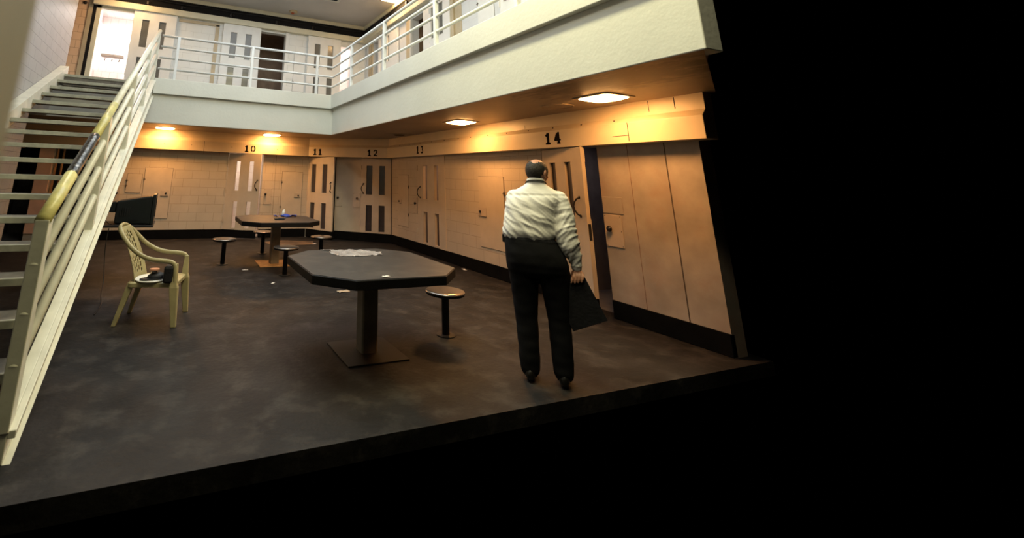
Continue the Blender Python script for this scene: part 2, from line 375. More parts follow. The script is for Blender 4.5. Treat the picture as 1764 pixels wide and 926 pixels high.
# bolts, joints on bulkheads
mb = MB()
for i in range(15):
    y = 4.0+i*.5 - (.1 if i > 6 else 0)
    mb = MB(); mb.sphere((XW-.166, y, 2.40), .011, seg=8, rings=6); mb.build('bolt', M['joint'], H3, smooth=True)
for x in (-2.1, -.34, .3, 1.3, 2.5):
    mb = MB(); mb.sphere((x, YW-.2, 2.25), .010, seg=8, rings=6); mb.build('bolt', M['joint'], H1, smooth=True)
mb = MB(); mb.box(XW-.203, XW-.2, 3.80, 3.808, 2.13, 2.36); mb.box(XW-.203, XW-.2, 3.80, 4.02, 2.20, 2.206)
mb.box(XW-.137, XW-.135, 5.6, 5.606, 2.44, 2.5); mb.box(XW-.137, XW-.135, 3.55, 3.558, 2.47, 2.6); mb.box(XW-.137, XW-.135, 3.25, 3.26, 2.47, 2.6)
mb.build('plaster_joint', M['joint'], H3)
mb = MB(); mb.box(.60, .608, YW-.203, YW-.2, 2.11, 2.36); mb.build('plaster_joint', M['joint'], H1)

# stencilled numbers
def digit(mb, ch, mtx, h=.165):
    def T(p): return [(x*h, y*h) for x, y in p]
    def arc(cx, cy, rx, ry, a0, a1, n=14): return [(cx+rx*math.cos(R(a0+(a1-a0)*i/n)), cy+ry*math.sin(R(a0+(a1-a0)*i/n))) for i in range(n+1)]
    def rib(p, w): mb.ribbon(T(p), w*h*1.15, mtx)
    if ch == '1':
        rib([(.32, .0), (.32, 1.0)], .24); rib([(.04, .06), (.60, .06)], .15); rib([(.30, .90), (.06, .72)], .16)
    elif ch == '0':
        rib(arc(.31, .5, .26, .42, 100, 260), .17); rib(arc(.35, .5, .26, .42, -80, 80), .17)
    elif ch == '2':
        rib(arc(.33, .70, .22, .21, 175, 0), .16); rib([(.55, .70), (.50, .52), (.12, .10)], .17); rib([(.04, .07), (.64, .07)], .16); rib([(.59, .02), (.59, .25)], .1)
    elif ch == '3':
        rib(arc(.30, .72, .20, .19, 165, 0), .17); rib(arc(.30, .72, .20, .19, 0, -80), .17); rib(arc(.30, .29, .24, .22, 80, 0), .18); rib(arc(.30, .29, .24, .22, 0, -160), .18)
    elif ch == '4':
        rib([(.48, .0), (.48, 1.0)], .2); rib([(.30, .05), (.66, .05)], .12)
        rib([(.33, .90), (.08, .36)], .13); rib([(.02, .33), (.36, .33)], .14); rib([(.28, .36), (.28, .74)], .14); rib([(.58, .33), (.72, .33)], .12)
    elif ch == '9':
        rib(arc(.33, .70, .21, .22, 100, 260), .15); rib(arc(.35, .70, .21, .22, -80, 80), .15); rib([(.57, .70), (.52, .35), (.30, .07)], .15)
def number(txt, origin, u, n, parent, gap=.115):
    mb = MB()
    for i, ch in enumerate(txt):
        m_ = frame((origin[0]+u[0]*gap*i, origin[1]+u[1]*gap*i, origin[2]), u, n); digit(mb, ch, m_)
    o = mb.build('door_number', M['stencil'], parent); return o
yh = YW-.2
number('9', (-1.93, yh, 2.145), (1, 0), (0, -1), H1)
number('10', (1.63, yh, 2.15), (1, 0), (0, -1), H1, .165)
o_ = A2+NF*.2
def fpos(u): q = o_+UF*u; return (q.x, q.y, 2.15)
number('11', fpos(.20), (UF.x, UF.y), (NF.x, NF.y), H2, .15)
number('12', fpos(1.74), (UF.x, UF.y), (NF.x, NF.y), H2, .165)
number('13', (XW-.2, 9.00, 2.165), (0, -1), (-1, 0), H3, .19)
number('14', (XW-.2, 5.13, 2.165), (0, -1), (-1, 0), H3, .17)

# curbs
def curb(name, f, a, b, label):
    mb = MB(); mb.box(a, b, .0, .21, -.05, .018, f); return struct(name, mb.build(name, M['kick'], bevel=.006), label)
curb('baseboard_back', FB, -1.75, 1.27, 'black curb strip under the back wall between cells 9 and 10')
curb('baseboard_back_end', FB, 2.19, 3.45, 'black curb strip under the hatch right of cell 10')
curb('baseboard_corner', FFm, .82, LF, 'black curb strip under the angled corner wall')
curb('baseboard_right', FR, -10.65, -5.44, 'black curb strip under the right wall')
curb('baseboard_right_end', FR, -4.44, -3.15, 'black curb strip under the plaster wall')

# cells behind the doorways: simple grey rooms
def cell(name, f, a, b, h0, h1, depth, m, label, back=True):
    mb = MB(); d = -.2
    def q(*p): mb.add([f @ Vector(v) for v in p], [(0, 1, 2, 3)])
    q((a, h0, d), (a, h1, d), (a, h1, d-depth), (a, h0, d-depth)); q((b, h0, d), (b, h0, d-depth), (b, h1, d-depth), (b, h1, d))
    q((a, h1, d), (b, h1, d), (b, h1, d-depth), (a, h1, d-depth)); q((a, h0, d-depth), (a, h1, d-depth), (b, h1, d-depth), (b, h0, d-depth))
    q((a, h0, d), (a, h0, d-depth), (b, h0, d-depth), (b, h0, d))
    o = mb.build(name, m, fix=False); so = o.modifiers.new('shell', 'SOLIDIFY'); so.thickness = .03; so.offset = 1
    return struct(name, o, label)
cell('wall_cell_9', FB, -2.9, -1.5, .001, 2.3, 1.4, M['cell'], 'dark interior of cell 9')
cell('wall_passage', FB, -3.7, -2.95, .001, 2.3, 1.4, M['cell'], 'dark passage at the foot of the stair wall')
cell('wall_cell_10', FB, 1.0, 2.5, .001, 2.3, 1.4, M['cell_white'], 'brightly lit interior of cell 10')
cell('wall_cell_11', FFm, -.0, 1.1, .001, 2.3, 1.2, M['cell'], 'dark interior of cell 11')
cell('wall_cell_12', FFm, 1.3, 2.3, .001, 2.3, 1.2, M['cell'], 'dark interior of cell 12')
cell('wall_cell_13', FR, -9.5, -7.9, .001, 2.3, 1.4, M['cell'], 'dark interior of cell 13')
cell('wall_cell_14', FR, -5.6, -4.2, .001, 2.3, 1.4, M['cell'], 'slate grey interior of cell 14')

area('cell_10_light', (1.75, 13.0, 2.25), .4, .4, (1, .78, .58), 13)
area('cell_13_light', (6.3, 8.7, 2.25), .4, .4, (1, .52, .26), 16)
area('cell_14_fill', (6.3, 4.9, 2.25), .4, .4, (1.0, .80, .75), 2.2)  # added dim fill that lifts the cell interior from black
# ------------------------------------------------------------------ doors
def handle(parent, x, z, mtx_side=1, y=0.0):
    mb = MB()
    pts = [(x, -y-.0, z+.12), (x, -y-.045, z+.10), (x-.035*mtx_side, -y-.06, z+.05), (x-.045*mtx_side, -y-.065, z), (x-.035*mtx_side, -y-.06, z-.05), (x, -y-.045, z-.10), (x, -y, z-.12)]
    mb.tube(pts, .011, seg=8)
    for s in (.12, -.12): mb.sphere((x, -y-.006, z+s), (.022, .008, .022), seg=12, rings=8)
    return mb.build('handle', M['handle'], parent, smooth=True)
def leaf(name, hinge, ang, w, slits, label, z0=.21, z1=2.10, t=.055, kick=False, hside=1, hx=None, m='door', hz=1.31, base=0.0, pane=False):
    """door leaf: local x from hinge to free edge, local y = back, front face at y=0"""
    root = empty(name, (hinge[0], hinge[1], base), ang)
    f = Matrix(((1, 0, 0, 0), (0, 0, -1, 0), (0, 1, 0, 0), (0, 0, 0, 1)))
    holes = []
    for a, b in slits: holes += [(a, b, 1.16, 1.905), (a, b, .25, .895)]
    mb = MB(); grid_panel(mb, 0, w, z0, z1, holes, t, f); lf = weld(mb.build('leaf', M[m], root, bevel=.004))
    # window frames: thin steel bead around every slit
    for a, b, c, d in holes:
        mb = MB(); e = .012
        for (p0, p1, q0, q1) in ((a-e, a, c-e, d+e), (b, b+e, c-e, d+e), (a, b, c-e, c), (a, b, d, d+e)): mb.box(p0, p1, -.004, .0, q0, q1)
        mb.build('window_slot_frame', M[m], root)
    if pane:
        for a, b, c, d in holes:
            mb = MB(); mb.box(a, b, t*.55, t*.7, c, d); mb.build('window_pane', M[pane], root)
    if kick:
        mb = MB(); mb.box(0, w, .0, t, .02, .21); mb.build('kick_plate', M['kick'], root)
    if hx is not None: handle(root, hx, hz, hside)
    mb = MB()
    for zz in (.45, 1.15, 1.85): mb.tube([(0, -.008, zz-.06), (0, -.008, zz+.06)], .012, seg=8)
    mb.build('hinge', M[m], root)
    root['kind'] = 'structure'; root['label'] = label
    return root
def ang(a, b): return math.atan2(b[1]-a[1], b[0]-a[0])
# orientation: front face looks to local -y
leaf('door_9', (-1.77, YW+.03), R(100), .86, [(.20, .33), (.52, .66)], 'cell door marked 9 swung inwards behind the stairs', hx=.7, pane='pane')
h10 = (1.27, YW-.01); e10 = (2.06, 11.74)
leaf('door_10', h10, ang(h10, e10), .857, [(.22, .325), (.56, .675)], 'open cell door beneath stencilled number 10', kick=True, hx=.80, hside=1)
h11 = (3.46, YW-.02); e11 = (3.925, 11.36)
leaf('door_11', h11, ang(h11, e11), .88, [(.12, .27), (.50, .66)], 'half open cell door beneath stencilled number 11', pane='pane', kick=True, hx=.80, hside=-1)
# door 12: hinge right, closed, on the angled wall
p12 = A2+UF*1.535+NF*.012
leaf('door_12', (p12.x, p12.y), math.atan2(UF.y, UF.x), .81, [(.145, .31), (.495, .65)], 'closed cell door beneath stencilled number 12', pane='pane', hx=.07, hside=1)
leaf('door_13', (XW-.012, 9.29), -math.pi/2, 1.14, [(.26, .43), (.73, .89)], 'closed cell door beneath stencilled number 13', hx=.13, hside=1)
h14 = (XW-.0, 5.43); e14 = (5.13, 4.515)
d14 = leaf('door_14', h14, ang(h14, e14), .935, [(.20, .34), (.56, .70)], 'cell door beneath stencilled number 14, ajar beside the man', pane='pane', hx=.82, hside=1, kick=True)
mb = MB(); mb.box(.930, .938, .008, .047, .90, 1.10); mb.build('latch_plate', M['black'], d14)

# lock plates with knobs
def lockplate(f, u, z, w, h, label, knob=(0, 0), m='plate', kr=.026, screws=True, name='lock_plate'):
    root = empty(name, f @ Vector((u, z, 0)))
    inv = Matrix.Translation(-(f @ Vector((u, z, 0))))
    g = inv @ f
    mb = MB(); mb.box(u-w/2, u+w/2, z-h/2, z+h/2, 0.0, .012, g); mb.build('plate', M[m], root, bevel=.004)
    mb = MB(); kx, kz = u+knob[0], z+knob[1]
    m_ = g @ Matrix.Translation((kx, kz, .012))
    mb.lathe([(kr*.55, 0), (kr*.55, .015), (kr, .02), (kr*1.0, .034), (kr*.6, .046), (.001, .048)], mtx=m_, seg=20)
    mb.build('knob', M['knob'], root, smooth=True)
    if screws:
        for sx in (-1, 1):
            for sz in (-1, 0, 1):
                if sx < 0 and sz == 0: continue
                mb = MB(); mb.sphere((u+sx*(w/2-.018), z+sz*(h/2-.018), .012), (.006, .006, .003), mtx=g, seg=8, rings=6)
                mb.build('screw', M['joint'], root)
    tag(root, label, 'lock plate'); return root
lockplate(FB, 2.37, 1.02, .22, .40, 'cream lock plate with dark knob right of the number 10 doorway', (-.07, .06), kr=.032)
lockplate(FB, -1.27, 1.02, .18, .36, 'lock plate with dark knob behind the stair stringer, left of television', (.02, .03), kr=.032)
lockplate(FFm, .93, 1.00, .2, .36, 'lock plate with knob in the shaded strip beside the half open corner door', (-.02, .05), kr=.03)
lockplate(FFm, 1.42, 1.00, .2, .36, 'lock plate with knob beside the curved handle of the closed corner door', (.02, .05), kr=.03)
lockplate(FR, -9.40, 1.0, .17, .36, 'lock plate whose knob peeks out left of the right wall closed door', (.02, .05), kr=.03)
lockplate(FR, -4.31, 1.04, .25, .39, 'large screwed lock plate with round knob right of the number 14 doorway', (-.04, .02), kr=.036)
# painted-over box outline above it
mb = MB(); mb.box(-4.43, -4.15, 1.25, 1.455, 0, .010, FR); tag(mb.build('cover_plate', M['plaster_r'], bevel=.004), 'blank painted cover plate above the large lock plate right of cell 14', 'cover plate')

def hatch(f, a, b, z0, z1, label, plate=None, hin=0, m='door', joint=True):
    o0 = f @ Vector(((a+b)/2, z0, 0)); root = empty('access_hatch', o0); g = Matrix.Translation(-o0) @ f
    mb = MB(); mb.box(a, b, z0, z1, 0.001, .012, g); mb.build('hatch_door', M[m], root, bevel=.003)
    mb = MB(); e = .006
    for (p0, p1, q0, q1) in ((a-e, a, z0-e, z1+e), (b, b+e, z0-e, z1+e), (a, b, z0-e, z0), (a, b, z1, z1+e)): mb.box(p0, p1, q0, q1, .0, .003, g)
    mb.build('reveal_gap', M['joint'], root)
    hx_ = a if hin == 0 else b
    for zz in (z0+.28, z1-.28):
        mb = MB(); mb.tube([g @ Vector((hx_, zz-.035, .014)), g @ Vector((hx_, zz+.035, .014))], .009, seg=8)
        mb.box(hx_-.03, hx_+.03, zz-.008, zz+.008, .01, .016, g); mb.build('hinge', M['joint'], root)
    if plate:
        pu, pz, pw, ph = plate
        mb = MB(); mb.box(pu-pw/2, pu+pw/2, pz-ph/2, pz+ph/2, .012, .02, g); pl = mb.build('lock_cover', M['plate'], root, bevel=.002)
        mb = MB(); mb.box(pu-pw/2, pu+pw/2, pz-ph/2-.008, pz-ph/2, .012, .026, g); mb.build('cover_lip', M['joint'], pl)
        mb = MB(); mb.lathe([(.02, 0), (.024, .01), (.022, .02), (.001, .024)], mtx=g @ Matrix.Translation((pu+(.03 if hin == 0 else -.05), pz, .02)), seg=16); mb.build('keyhole', M['knob'], pl, smooth=True)
    tag(root, label, 'hatch'); return root
hatch(FB, -.69, -.06, .47, 1.66, 'tall cream access hatch behind the black television', (-.19, 1.06, .19, .13), 0)
hatch(FB, 2.73, 3.30, .48, 1.675, 'tall cream access hatch seen above the blue cloth on the far table', (3.17, 1.06, .17, .10), 0)
hatch(FR, -10.28, -9.74, .48, 1.685, 'narrow access hatch in the shade just right of the inside corner', (-10.15, 1.05, .1, .1), 1)
hatch(FR, -7.03, -6.34, .46, 1.68, 'large cream access hatch left of the man', (-6.94, 1.06, .22, .15), 1)
hatch(FB, -1.07, -.75, 1.06, 1.50, 'small square wall panel beside the hatch behind the television')

# vertical joints of the right plaster wall and thin jambs
mb = MB(); mb.box(-3.537, -3.525, .21, ZH, 0, .003, FR); struct('trim_4', mb.build('trim_4', M['joint']), 'dark crack running down the right plaster wall')
mb = MB(); mb.box(-4.000, -3.994, .21, ZH, 0, .002, FR); struct('trim_5', mb.build('trim_5', M['rust']), 'thin rust coloured line down the right plaster wall')
mb = MB(); mb.box(2.53, 2.536, .21, ZH, 0, .002, FB); struct('trim_6', mb.build('trim_6', M['joint']), 'thin wall joint between doors 10 and 11')
mb = MB(); mb.box(LF-.012, LF, .21, ZH, 0, .006, FFm); struct('trim_7', mb.build('trim_7', M['joint']), 'dark joint in the inside corner right of door 12')
mb = MB(); mb.box(-2.96, -2.68, 0.16, ZH-.02, .0, .03, FB); struct('trim_8', mb.build('trim_8', M['pierorange']), 'pier with a lit pink glow painted on, seen between the stair treads')
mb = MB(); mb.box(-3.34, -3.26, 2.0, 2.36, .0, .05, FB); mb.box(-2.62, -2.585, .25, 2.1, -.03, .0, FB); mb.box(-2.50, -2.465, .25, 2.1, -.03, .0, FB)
struct('trim_9', mb.build('trim_9', M['baseplate']), 'orange strips standing in for lit slit edges, seen between the stair treads')  # orange colour stands in for lit slit edges and a lit beam end

# ------------------------------------------------------------------ balcony
def Lband(x0, y0, z0, z1, wx, name, m, label, xs=-3.4):
    """L-shaped band following the inner corner; (x0,y0) front faces, wx thickness"""
    poly = [(xs, y0), (x0, y0), (x0, 1.95), (x0+wx, 1.95), (x0+wx, y0+wx), (xs, y0+wx)]
    mb = MB(); mb.prism(poly, z0, z1); return struct(name, mb.build(name, m, bevel=.008), label)
Lband(XB+.08, YB+.08, ZS-.010, 3.27, .2, 'trim_10', M['fascia'], 'plain lower fascia beam of the balcony')
Lband(XB, YB, 3.26, 3.61, .2, 'trim_11', M['fascia'], 'projecting upper fascia curb of the balcony', -.69)
# cut the curb where the stairs land: landing slab sits lower, drawn as its own slab
mb = MB(); mb.prism([(-3.6, YB+.2), (XB+.2, YB+.2), (XB+.2, 2.0), (XW+.1, 3.1), (XW+.1, YW+.1), (-3.6, YW+.1)], ZS+.002, 3.495)
struct('floor_balcony', mb.build('floor_balcony', M['upfloor']), 'concrete walkway slab of the upper level')
# painted soffit skin
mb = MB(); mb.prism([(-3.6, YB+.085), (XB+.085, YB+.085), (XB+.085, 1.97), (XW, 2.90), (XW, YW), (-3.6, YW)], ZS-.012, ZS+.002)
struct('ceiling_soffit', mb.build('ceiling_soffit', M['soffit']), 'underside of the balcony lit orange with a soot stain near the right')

# ------------------------------------------------------------------ upper level
FBU = frame((0, YW, 0), (1, 0), (0, -1))
UZ1 = 5.60
mb = MB(); grid_panel(mb, -2.42, 5.4, 3.3, ZC, [(-2.27, -1.45, 3.2, 5.56), (1.83, 2.55, 3.2, 5.58), (4.26, 4.60, 3.2, 5.45)], .2, FBU)
struct('wall_back_upper', weld(mb.build('wall_back_upper', M['block_up'])), 'upper white block wall behind the left walkway')
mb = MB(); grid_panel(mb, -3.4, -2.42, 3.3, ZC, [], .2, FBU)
struct('wall_back_upper_end', weld(mb.build('wall_back_upper_end', M['block_orange'])), 'block wall at the head of the stairs, lamp glow painted orange')
mb = MB(); mb.box(-2.56, -2.46, 3.5, ZC, 0, .03, FBU); struct('trim_12', mb.build('trim_12', M['tan']), 'cream jamb left of the bright upper doorway')
mb = MB(); mb.box(-2.455, -2.385, 3.5, 5.75, 0, .035, FBU); struct('trim_13', mb.build('trim_13', M['track']), 'black vertical seal strip left of the bright upper doorway')
mb = MB(); mb.box(-2.38, -2.27, 3.5, 5.70, 0, .04, FBU); mb.box(-2.38, -1.45, 5.57, 5.70, 0, .04, FBU); struct('trim_14', mb.build('trim_14', M['trimcream'], bevel=.004), 'cream frame of the bright upper doorway')
mb = MB(); mb.box(.565, .665, 3.5, 5.56, 0, .03, FBU); mb.box(-.4, .665, 5.52, 5.60, 0, .03, FBU); struct('trim_15', mb.build('trim_15', M['tan']), 'tan frame around the closed panel of the upper back wall')
mb = MB(); mb.box(2.55, 2.64, 3.5, 5.66, 0, .05, FBU); struct('trim_16', mb.build('trim_16', M['door_up']), 'white jamb right of the dark upper doorway')
cell('wall_cell_shower', FBU, -2.5, -1.2, 3.5, 5.9, 1.5, M['cell_white'], 'brightly lit white tiled room at the head of the stairs')
cell('wall_cell_dark', FBU, 1.6, 2.9, 3.5, 5.9, 1.4, M['cell_warm'], 'dark brown interior of the upper back cell')
cell('wall_cell_pink', FBU, 4.1, 4.75, 3.5, 5.9, 1.4, M['cell_white'], 'pale lit cell behind the railing corner')
FRU = frame((XU, 0, 0), (0, -1), (-1, 0))
mb = MB(); grid_panel(mb, -YW, -3.6, 3.3, ZC, [(-12.0, -11.95, 3.2, 5.5), (-11.42, -11.06, 3.2, 5.5), (-9.09, -8.47, 3.2, 5.48)], .2, FRU)
M['block_up_y'] = mat('block_wall_upper_side', (.72, .73, .74), .45, brick=((0, 1), (.41, .203), (.62, .62, .60), .0), noise_amt=.04, noise_scale=2)
struct('wall_right_upper', weld(mb.build('wall_right_upper', M['block_up_y'])), 'upper white block wall behind the right walkway')
cell('wall_cell_upper_far', FRU, -11.6, -10.9, 3.5, 5.8, 1.0, M['cell'], 'grey cell interior near the far corner of the right walkway')
cell('wall_cell_upper_mid', FRU, -9.3, -8.3, 3.5, 5.8, 1.0, M['cell_warm'], 'brown cell interior midway along the right walkway')
mb = MB(); mb.box(-11.72, -11.56, 3.5, 5.5, 0, .03, FRU); mb.box(-11.50, -11.44, 3.5, 5.5, 0, .03, FRU); mb.box(-9.32, -9.12, 3.5, 5.5, 0, .04, FRU); mb.box(-7.36, -7.25, 3.5, 5.5, 0, .05, FRU); mb.box(-7.25, -7.02, 3.5, 5.5, 0, .01, FRU)
struct('trim_17', mb.build('trim_17', M['tan']), 'tan jambs along the upper right wall')
mb = MB(); mb.box(-9.095, -9.07, 3.5, 5.5, 0, .06, FRU); mb.box(-11.0, -10.9, 3.5, 5.5, 0, .05, FRU); mb.box(-8.47, -8.10, 3.5, 5.5, 0, .05, FRU)
struct('trim_18', mb.build('trim_18', M['door_up']), 'white jambs along the upper right wall')

# track band, trims
def band(name, m, z0, z1, prot, label, bevel=0):
    x1 = XU; y1 = YW
    poly = [(-2.46, y1), (x1, y1), (x1, 3.6), (x1-prot, 3.6), (x1-prot, y1-prot), (-2.46, y1-prot)]
    mb = MB(); mb.prism(poly, z0, z1); return struct(name, mb.build(name, m, bevel=bevel), label)
tb = band('trim_19', M['track'], 5.80, 6.07, .06, 'black door track recess under the upper ceiling')
band('trim_20', M['trimcream'], 5.64, 5.80, .13, 'cream ledge under the black door track', .006)
band('trim_21', M['trimcream'], 6.07, ZC, .10, 'cream strip between ceiling and black door track', .004)
mb = MB()
for x in (-2.0, -1.25, -.4, .9, 2.2, 3.3): mb.box(x, x+.05, YW-.10, YW-.06, 5.84, 5.93); mb.sphere((x+.1, YW-.09, 5.90), .022, seg=10, rings=8)
for y in (10.4, 9.2, 8.0): mb.box(XU-.10, XU-.06, y, y+.06, 5.84, 6.0)
mb.build('roller_bracket', M['handle'], tb)
mb = MB(); mb.tube([(x, YW-.085+.01*math.sin(x*3), 5.99+.015*math.sin(x*4.1)) for x in np.linspace(-2.3, 4.9, 60)], .012, seg=6); mb.build('cable', M['black'], tb, smooth=True)

def slide_door(name, f_or, hinge, angl, label):
    return leaf(name, hinge, angl, 1.04, [(.21, .38), (.62, .79)], label, z0=.03, z1=2.14, m='door_up', base=ZF, t=.05, pane='pane_up')
slide_door('door_20', None, (-1.495, 12.0), 0, 'white sliding door beside the bright upper doorway, half behind the stair rail')
slide_door('door_21', None, (.77, 12.0), 0, 'white sliding door left of the dark upper doorway')
slide_door('door_22', None, (3.22, 12.0), 0, 'white sliding door behind the far railing corner')
leaf('door_23', (XU-.07, 10.63), -math.pi/2, .88, [(.12, .20), (.28, .40)], 'white sliding door on the right walkway nearest the corner', z0=.03, z1=2.10, m='door_up', base=ZF, t=.05, pane='pane_up')
leaf('door_24', (XU-.07, 8.15), -math.pi/2, .80, [(.06, .18), (.36, .54)], 'white sliding door midway along the right walkway', z0=.03, z1=2.10, m='door_up', base=ZF, t=.05, pane='pane_up')
leaf('door_25', (XU-.07, 5.80), -math.pi/2, .80, [(.10, .24), (.50, .62)], 'white sliding door at the near end of the right walkway', z0=.03, z1=2.10, m='door_up', base=ZF, t=.05, pane='pane_up')
hatch(FBU, 2.84, 3.18, 3.92, 5.04, 'narrow white access hatch on the upper back wall', None, 0, m='door_up')
hatch(FRU, -6.49, -6.03, 3.9, 5.2, 'white access hatch on the upper right wall', None, 0, m='door_up')
# shelf with hooks in the bright room
sh = empty('coat_shelf', (-2.05, 13.45, 0))
mb = MB(); mb.box(-.28, .28, -.09, .12, 4.63, 4.70); mb.build('shelf_board', M['pedestal'], sh, bevel=.004)
for k in (-.18, 0, .18):
    mb = MB(); mb.tube([(k, .10, 4.60), (k, .03, 4.58), (k, 0, 4.52), (k, -.03, 4.54)], .012, seg=8); mb.build('hook', M['pedestal'], sh, smooth=True)
tag(sh, 'small shelf with three hooks inside the bright upper doorway', 'shelf')
area('cell_light_white', (-1.85, 12.9, 5.75), .6, .6, (1, .90, .86), 58)
area('cell_light_pink', (4.42, 12.9, 5.7), .4, .4, (1, .80, .70), 26)

mb = MB()
# main ceiling ring round the skylight
sx0, sx1, sy0, sy1 = -.9, 3.52, 3.6, 10.40
for (a, b, c, d) in ((-3.4, 5.4, sy1, 13.7), (-3.4, 5.4, 2.2, sy0), (-3.4, sx0, sy0, sy1), (sx1, 5.4, sy0, sy1)): mb.box(a, b, c, d, ZC, ZC+.15)
struct('ceiling', mb.build('ceiling', M['ceiling']), 'grey painted ceiling of the upper level')
sk = MB()
for (a, b, c, d) in ((sx0-.08, sx1+.08, sy1, sy1+.08), (sx0-.08, sx1+.08, sy0-.08, sy0), (sx0-.08, sx0, sy0, sy1), (sx1, sx1+.08, sy0, sy1)): sk.box(a, b, c, d, ZC-.004, ZC+.5)
w1 = empty('window_1'); w1['kind'] = 'structure'; w1['label'] = 'skylight over the open dayroom'
sk.build('skylight_curb', M['fascia'], w1, bevel=.006)
mb = MB(); mb.box(sx0, sx1, sy0, sy1, ZC+.42, ZC+.44); mb.build('diffuser_panel', M['diffuser'], w1)

# ------------------------------------------------------------------ railings
rl = empty('balcony_railing', (XB, YB, 3.61))
tag(rl, 'white tubular railing running round the edge of the balcony', 'railing')
I = Matrix.Translation((-XB, -YB, -3.61))
xr, yr = XB+.05, YB+.05
for z in (4.62, 4.36, 4.10, 3.84):
    mb = MB(); r_ = .031 if z > 4.5 else .026
    mb.tube([I @ Vector(p) for p in ((-.66, yr, z), (xr-.03, yr, z), (xr, yr-.03, z), (xr, 2.4, z))], r_, seg=12)
    mb.build('rail', M['rail'], rl, smooth=True)
for p in [(-.29, yr), (1.43, yr), (3.10, yr), (xr, 9.22), (xr, 7.45), (xr, 5.58), (xr, 3.80)]:
    mb = MB(); c = I @ Vector((p[0], p[1], 3.61)); mb.box(c.x-.032, c.x+.032, c.y-.032, c.y+.032, 0, 1.02)
    mb.build('post', M['rail'], rl, bevel=.008)

# ------------------------------------------------------------------ staircase
st = empty('staircase', (-1.6, 3.36, 0))
tag(st, 'open-riser steel staircase climbing to the balcony with cream stringers', 'staircase')
O = Vector((-1.6, 3.36, 0))
RUN, RISE = .42, .2
def LP(x, y, z): return (x-O.x, y-O.y, z-O.z)
for k in range(0, 17):
    z = 3.5-k*RISE; y = 10.50-k*RUN
    mb = MB(); a = LP(-2.43, y, z); b = LP(-.76, y+.30, z)
    if k == 0: mb.box(a[0], b[0], a[1]+.015, a[1]+.24, a[2]-.24, a[2]-.001)
    else: mb.box(a[0], b[0], a[1]+.012, a[1]+.30, a[2]-.045, a[2])
    tr = mb.build('tread', M['tread'], st, bevel=.004)
    mb = MB(); mb.box(a[0], b[0], a[1], a[1]+.035, a[2]-.055, a[2]+.003); mb.build('nosing', M['nosing'], tr, bevel=.004)
SL = RISE/RUN
def zline(y, off): return 3.5+(y-10.5)*SL+off
def sloped(x0, x1, o0, o1, ya, yb, m, name, parent=st, bev=.004):
    mb = MB(); vs = []
    for y in (ya, yb):
        for x, o in ((x0, o0), (x1, o0), (x1, o1), (x0, o1)): vs.append(LP(x, y, max(0.0, zline(y, o))))
    mb.add(vs, [(0, 1, 2, 3), (4, 7, 6, 5), (0, 4, 5, 1), (1, 5, 6, 2), (2, 6, 7, 3), (3, 7, 4, 0)])
    return mb.build(name, m, parent, bevel=bev)
sloped(-2.595, -2.43, -.16, .10, 3.75, 10.75, M['stairpaint'], 'wall_stringer')
sloped(-.77, -.70, -.36, .06, 3.36, 10.6, M['stairpaint'], 'stringer')
sloped(-.70, -.66, -.36, -.32, 3.36, 10.6, M['stairpaint'], 'stringer_flange')
sloped(-.70, -.66, .02, .06, 3.36, 10.6, M['stairpaint'], 'stringer_flange')
mb = MB(); a = LP(-2.5, 10.48, 3.5)
mb.box(a[0]-.1, a[0]+1.75, a[1]-.0, a[1]+.02, a[2]-.1, a[2]+.02)

sr = empty('stair_railing', (-.73, 3.36, 0)); tag(sr, 'stair railing with worn yellow handrail, scraped bare in the middle', 'railing')
O2 = Vector((-.73, 3.36, 0))
def rail_pts(off, ya, yb, n=2, x=-.735): return [(x-O2.x, y-O2.y, zline(y, off)) for y in np.linspace(ya, yb, n)]
mb = MB(); mb.tube(rail_pts(1.17, 4.62, 10.75), .042, seg=14); hr = mb.build('handrail', M['stairpaint'], sr, smooth=True)
mb = MB(); mb.tube(rail_pts(1.172, 3.36, 3.92), .046, seg=14); mb.build('yellow_paint', M['yellowrail'], hr, smooth=True); mb = MB(); mb.tube(rail_pts(1.172, 4.60, 5.5), .0435, seg=14); mb.build('yellow_paint', M['yellowrail'], hr, smooth=True)
mb = MB(); mb.tube(rail_pts(1.172, 3.90, 4.63, 14), [.043+.003*random.random() for _ in range(14)], seg=14); mb.build('scraped_section', M['wornmetal'], hr, smooth=True)
for off in (.90, .63, .36):
    mb = MB(); mb.tube(rail_pts(off, 3.36, 10.6), .035, seg=12); mb.build('rail', M['stairpaint'], sr, smooth=True)
for y in (3.40, 5.2, 7.0, 8.8, 10.55):
    mb = MB(); x = -.735-O2.x; mb.box(x-.04, x+.04, y-O2.y-.05, y-O2.y+.05, zline(y, .03), zline(y, 1.16)); mb.build('post', M['stairpaint'], sr, bevel=.006)

# ------------------------------------------------------------------ near post (out of focus at the left edge)
az = R(-16.75); dn = .46
px_, py_ = math.sin(az)*dn, math.cos(az)*dn
mb = MB(); mb.box(px_-.30, px_, py_-.12, py_, 0.0, 3.2)
o = mb.build('steel_post', M['post'], bevel=.004); tag(o, 'blurred brown post right beside the camera at the left edge', 'post')

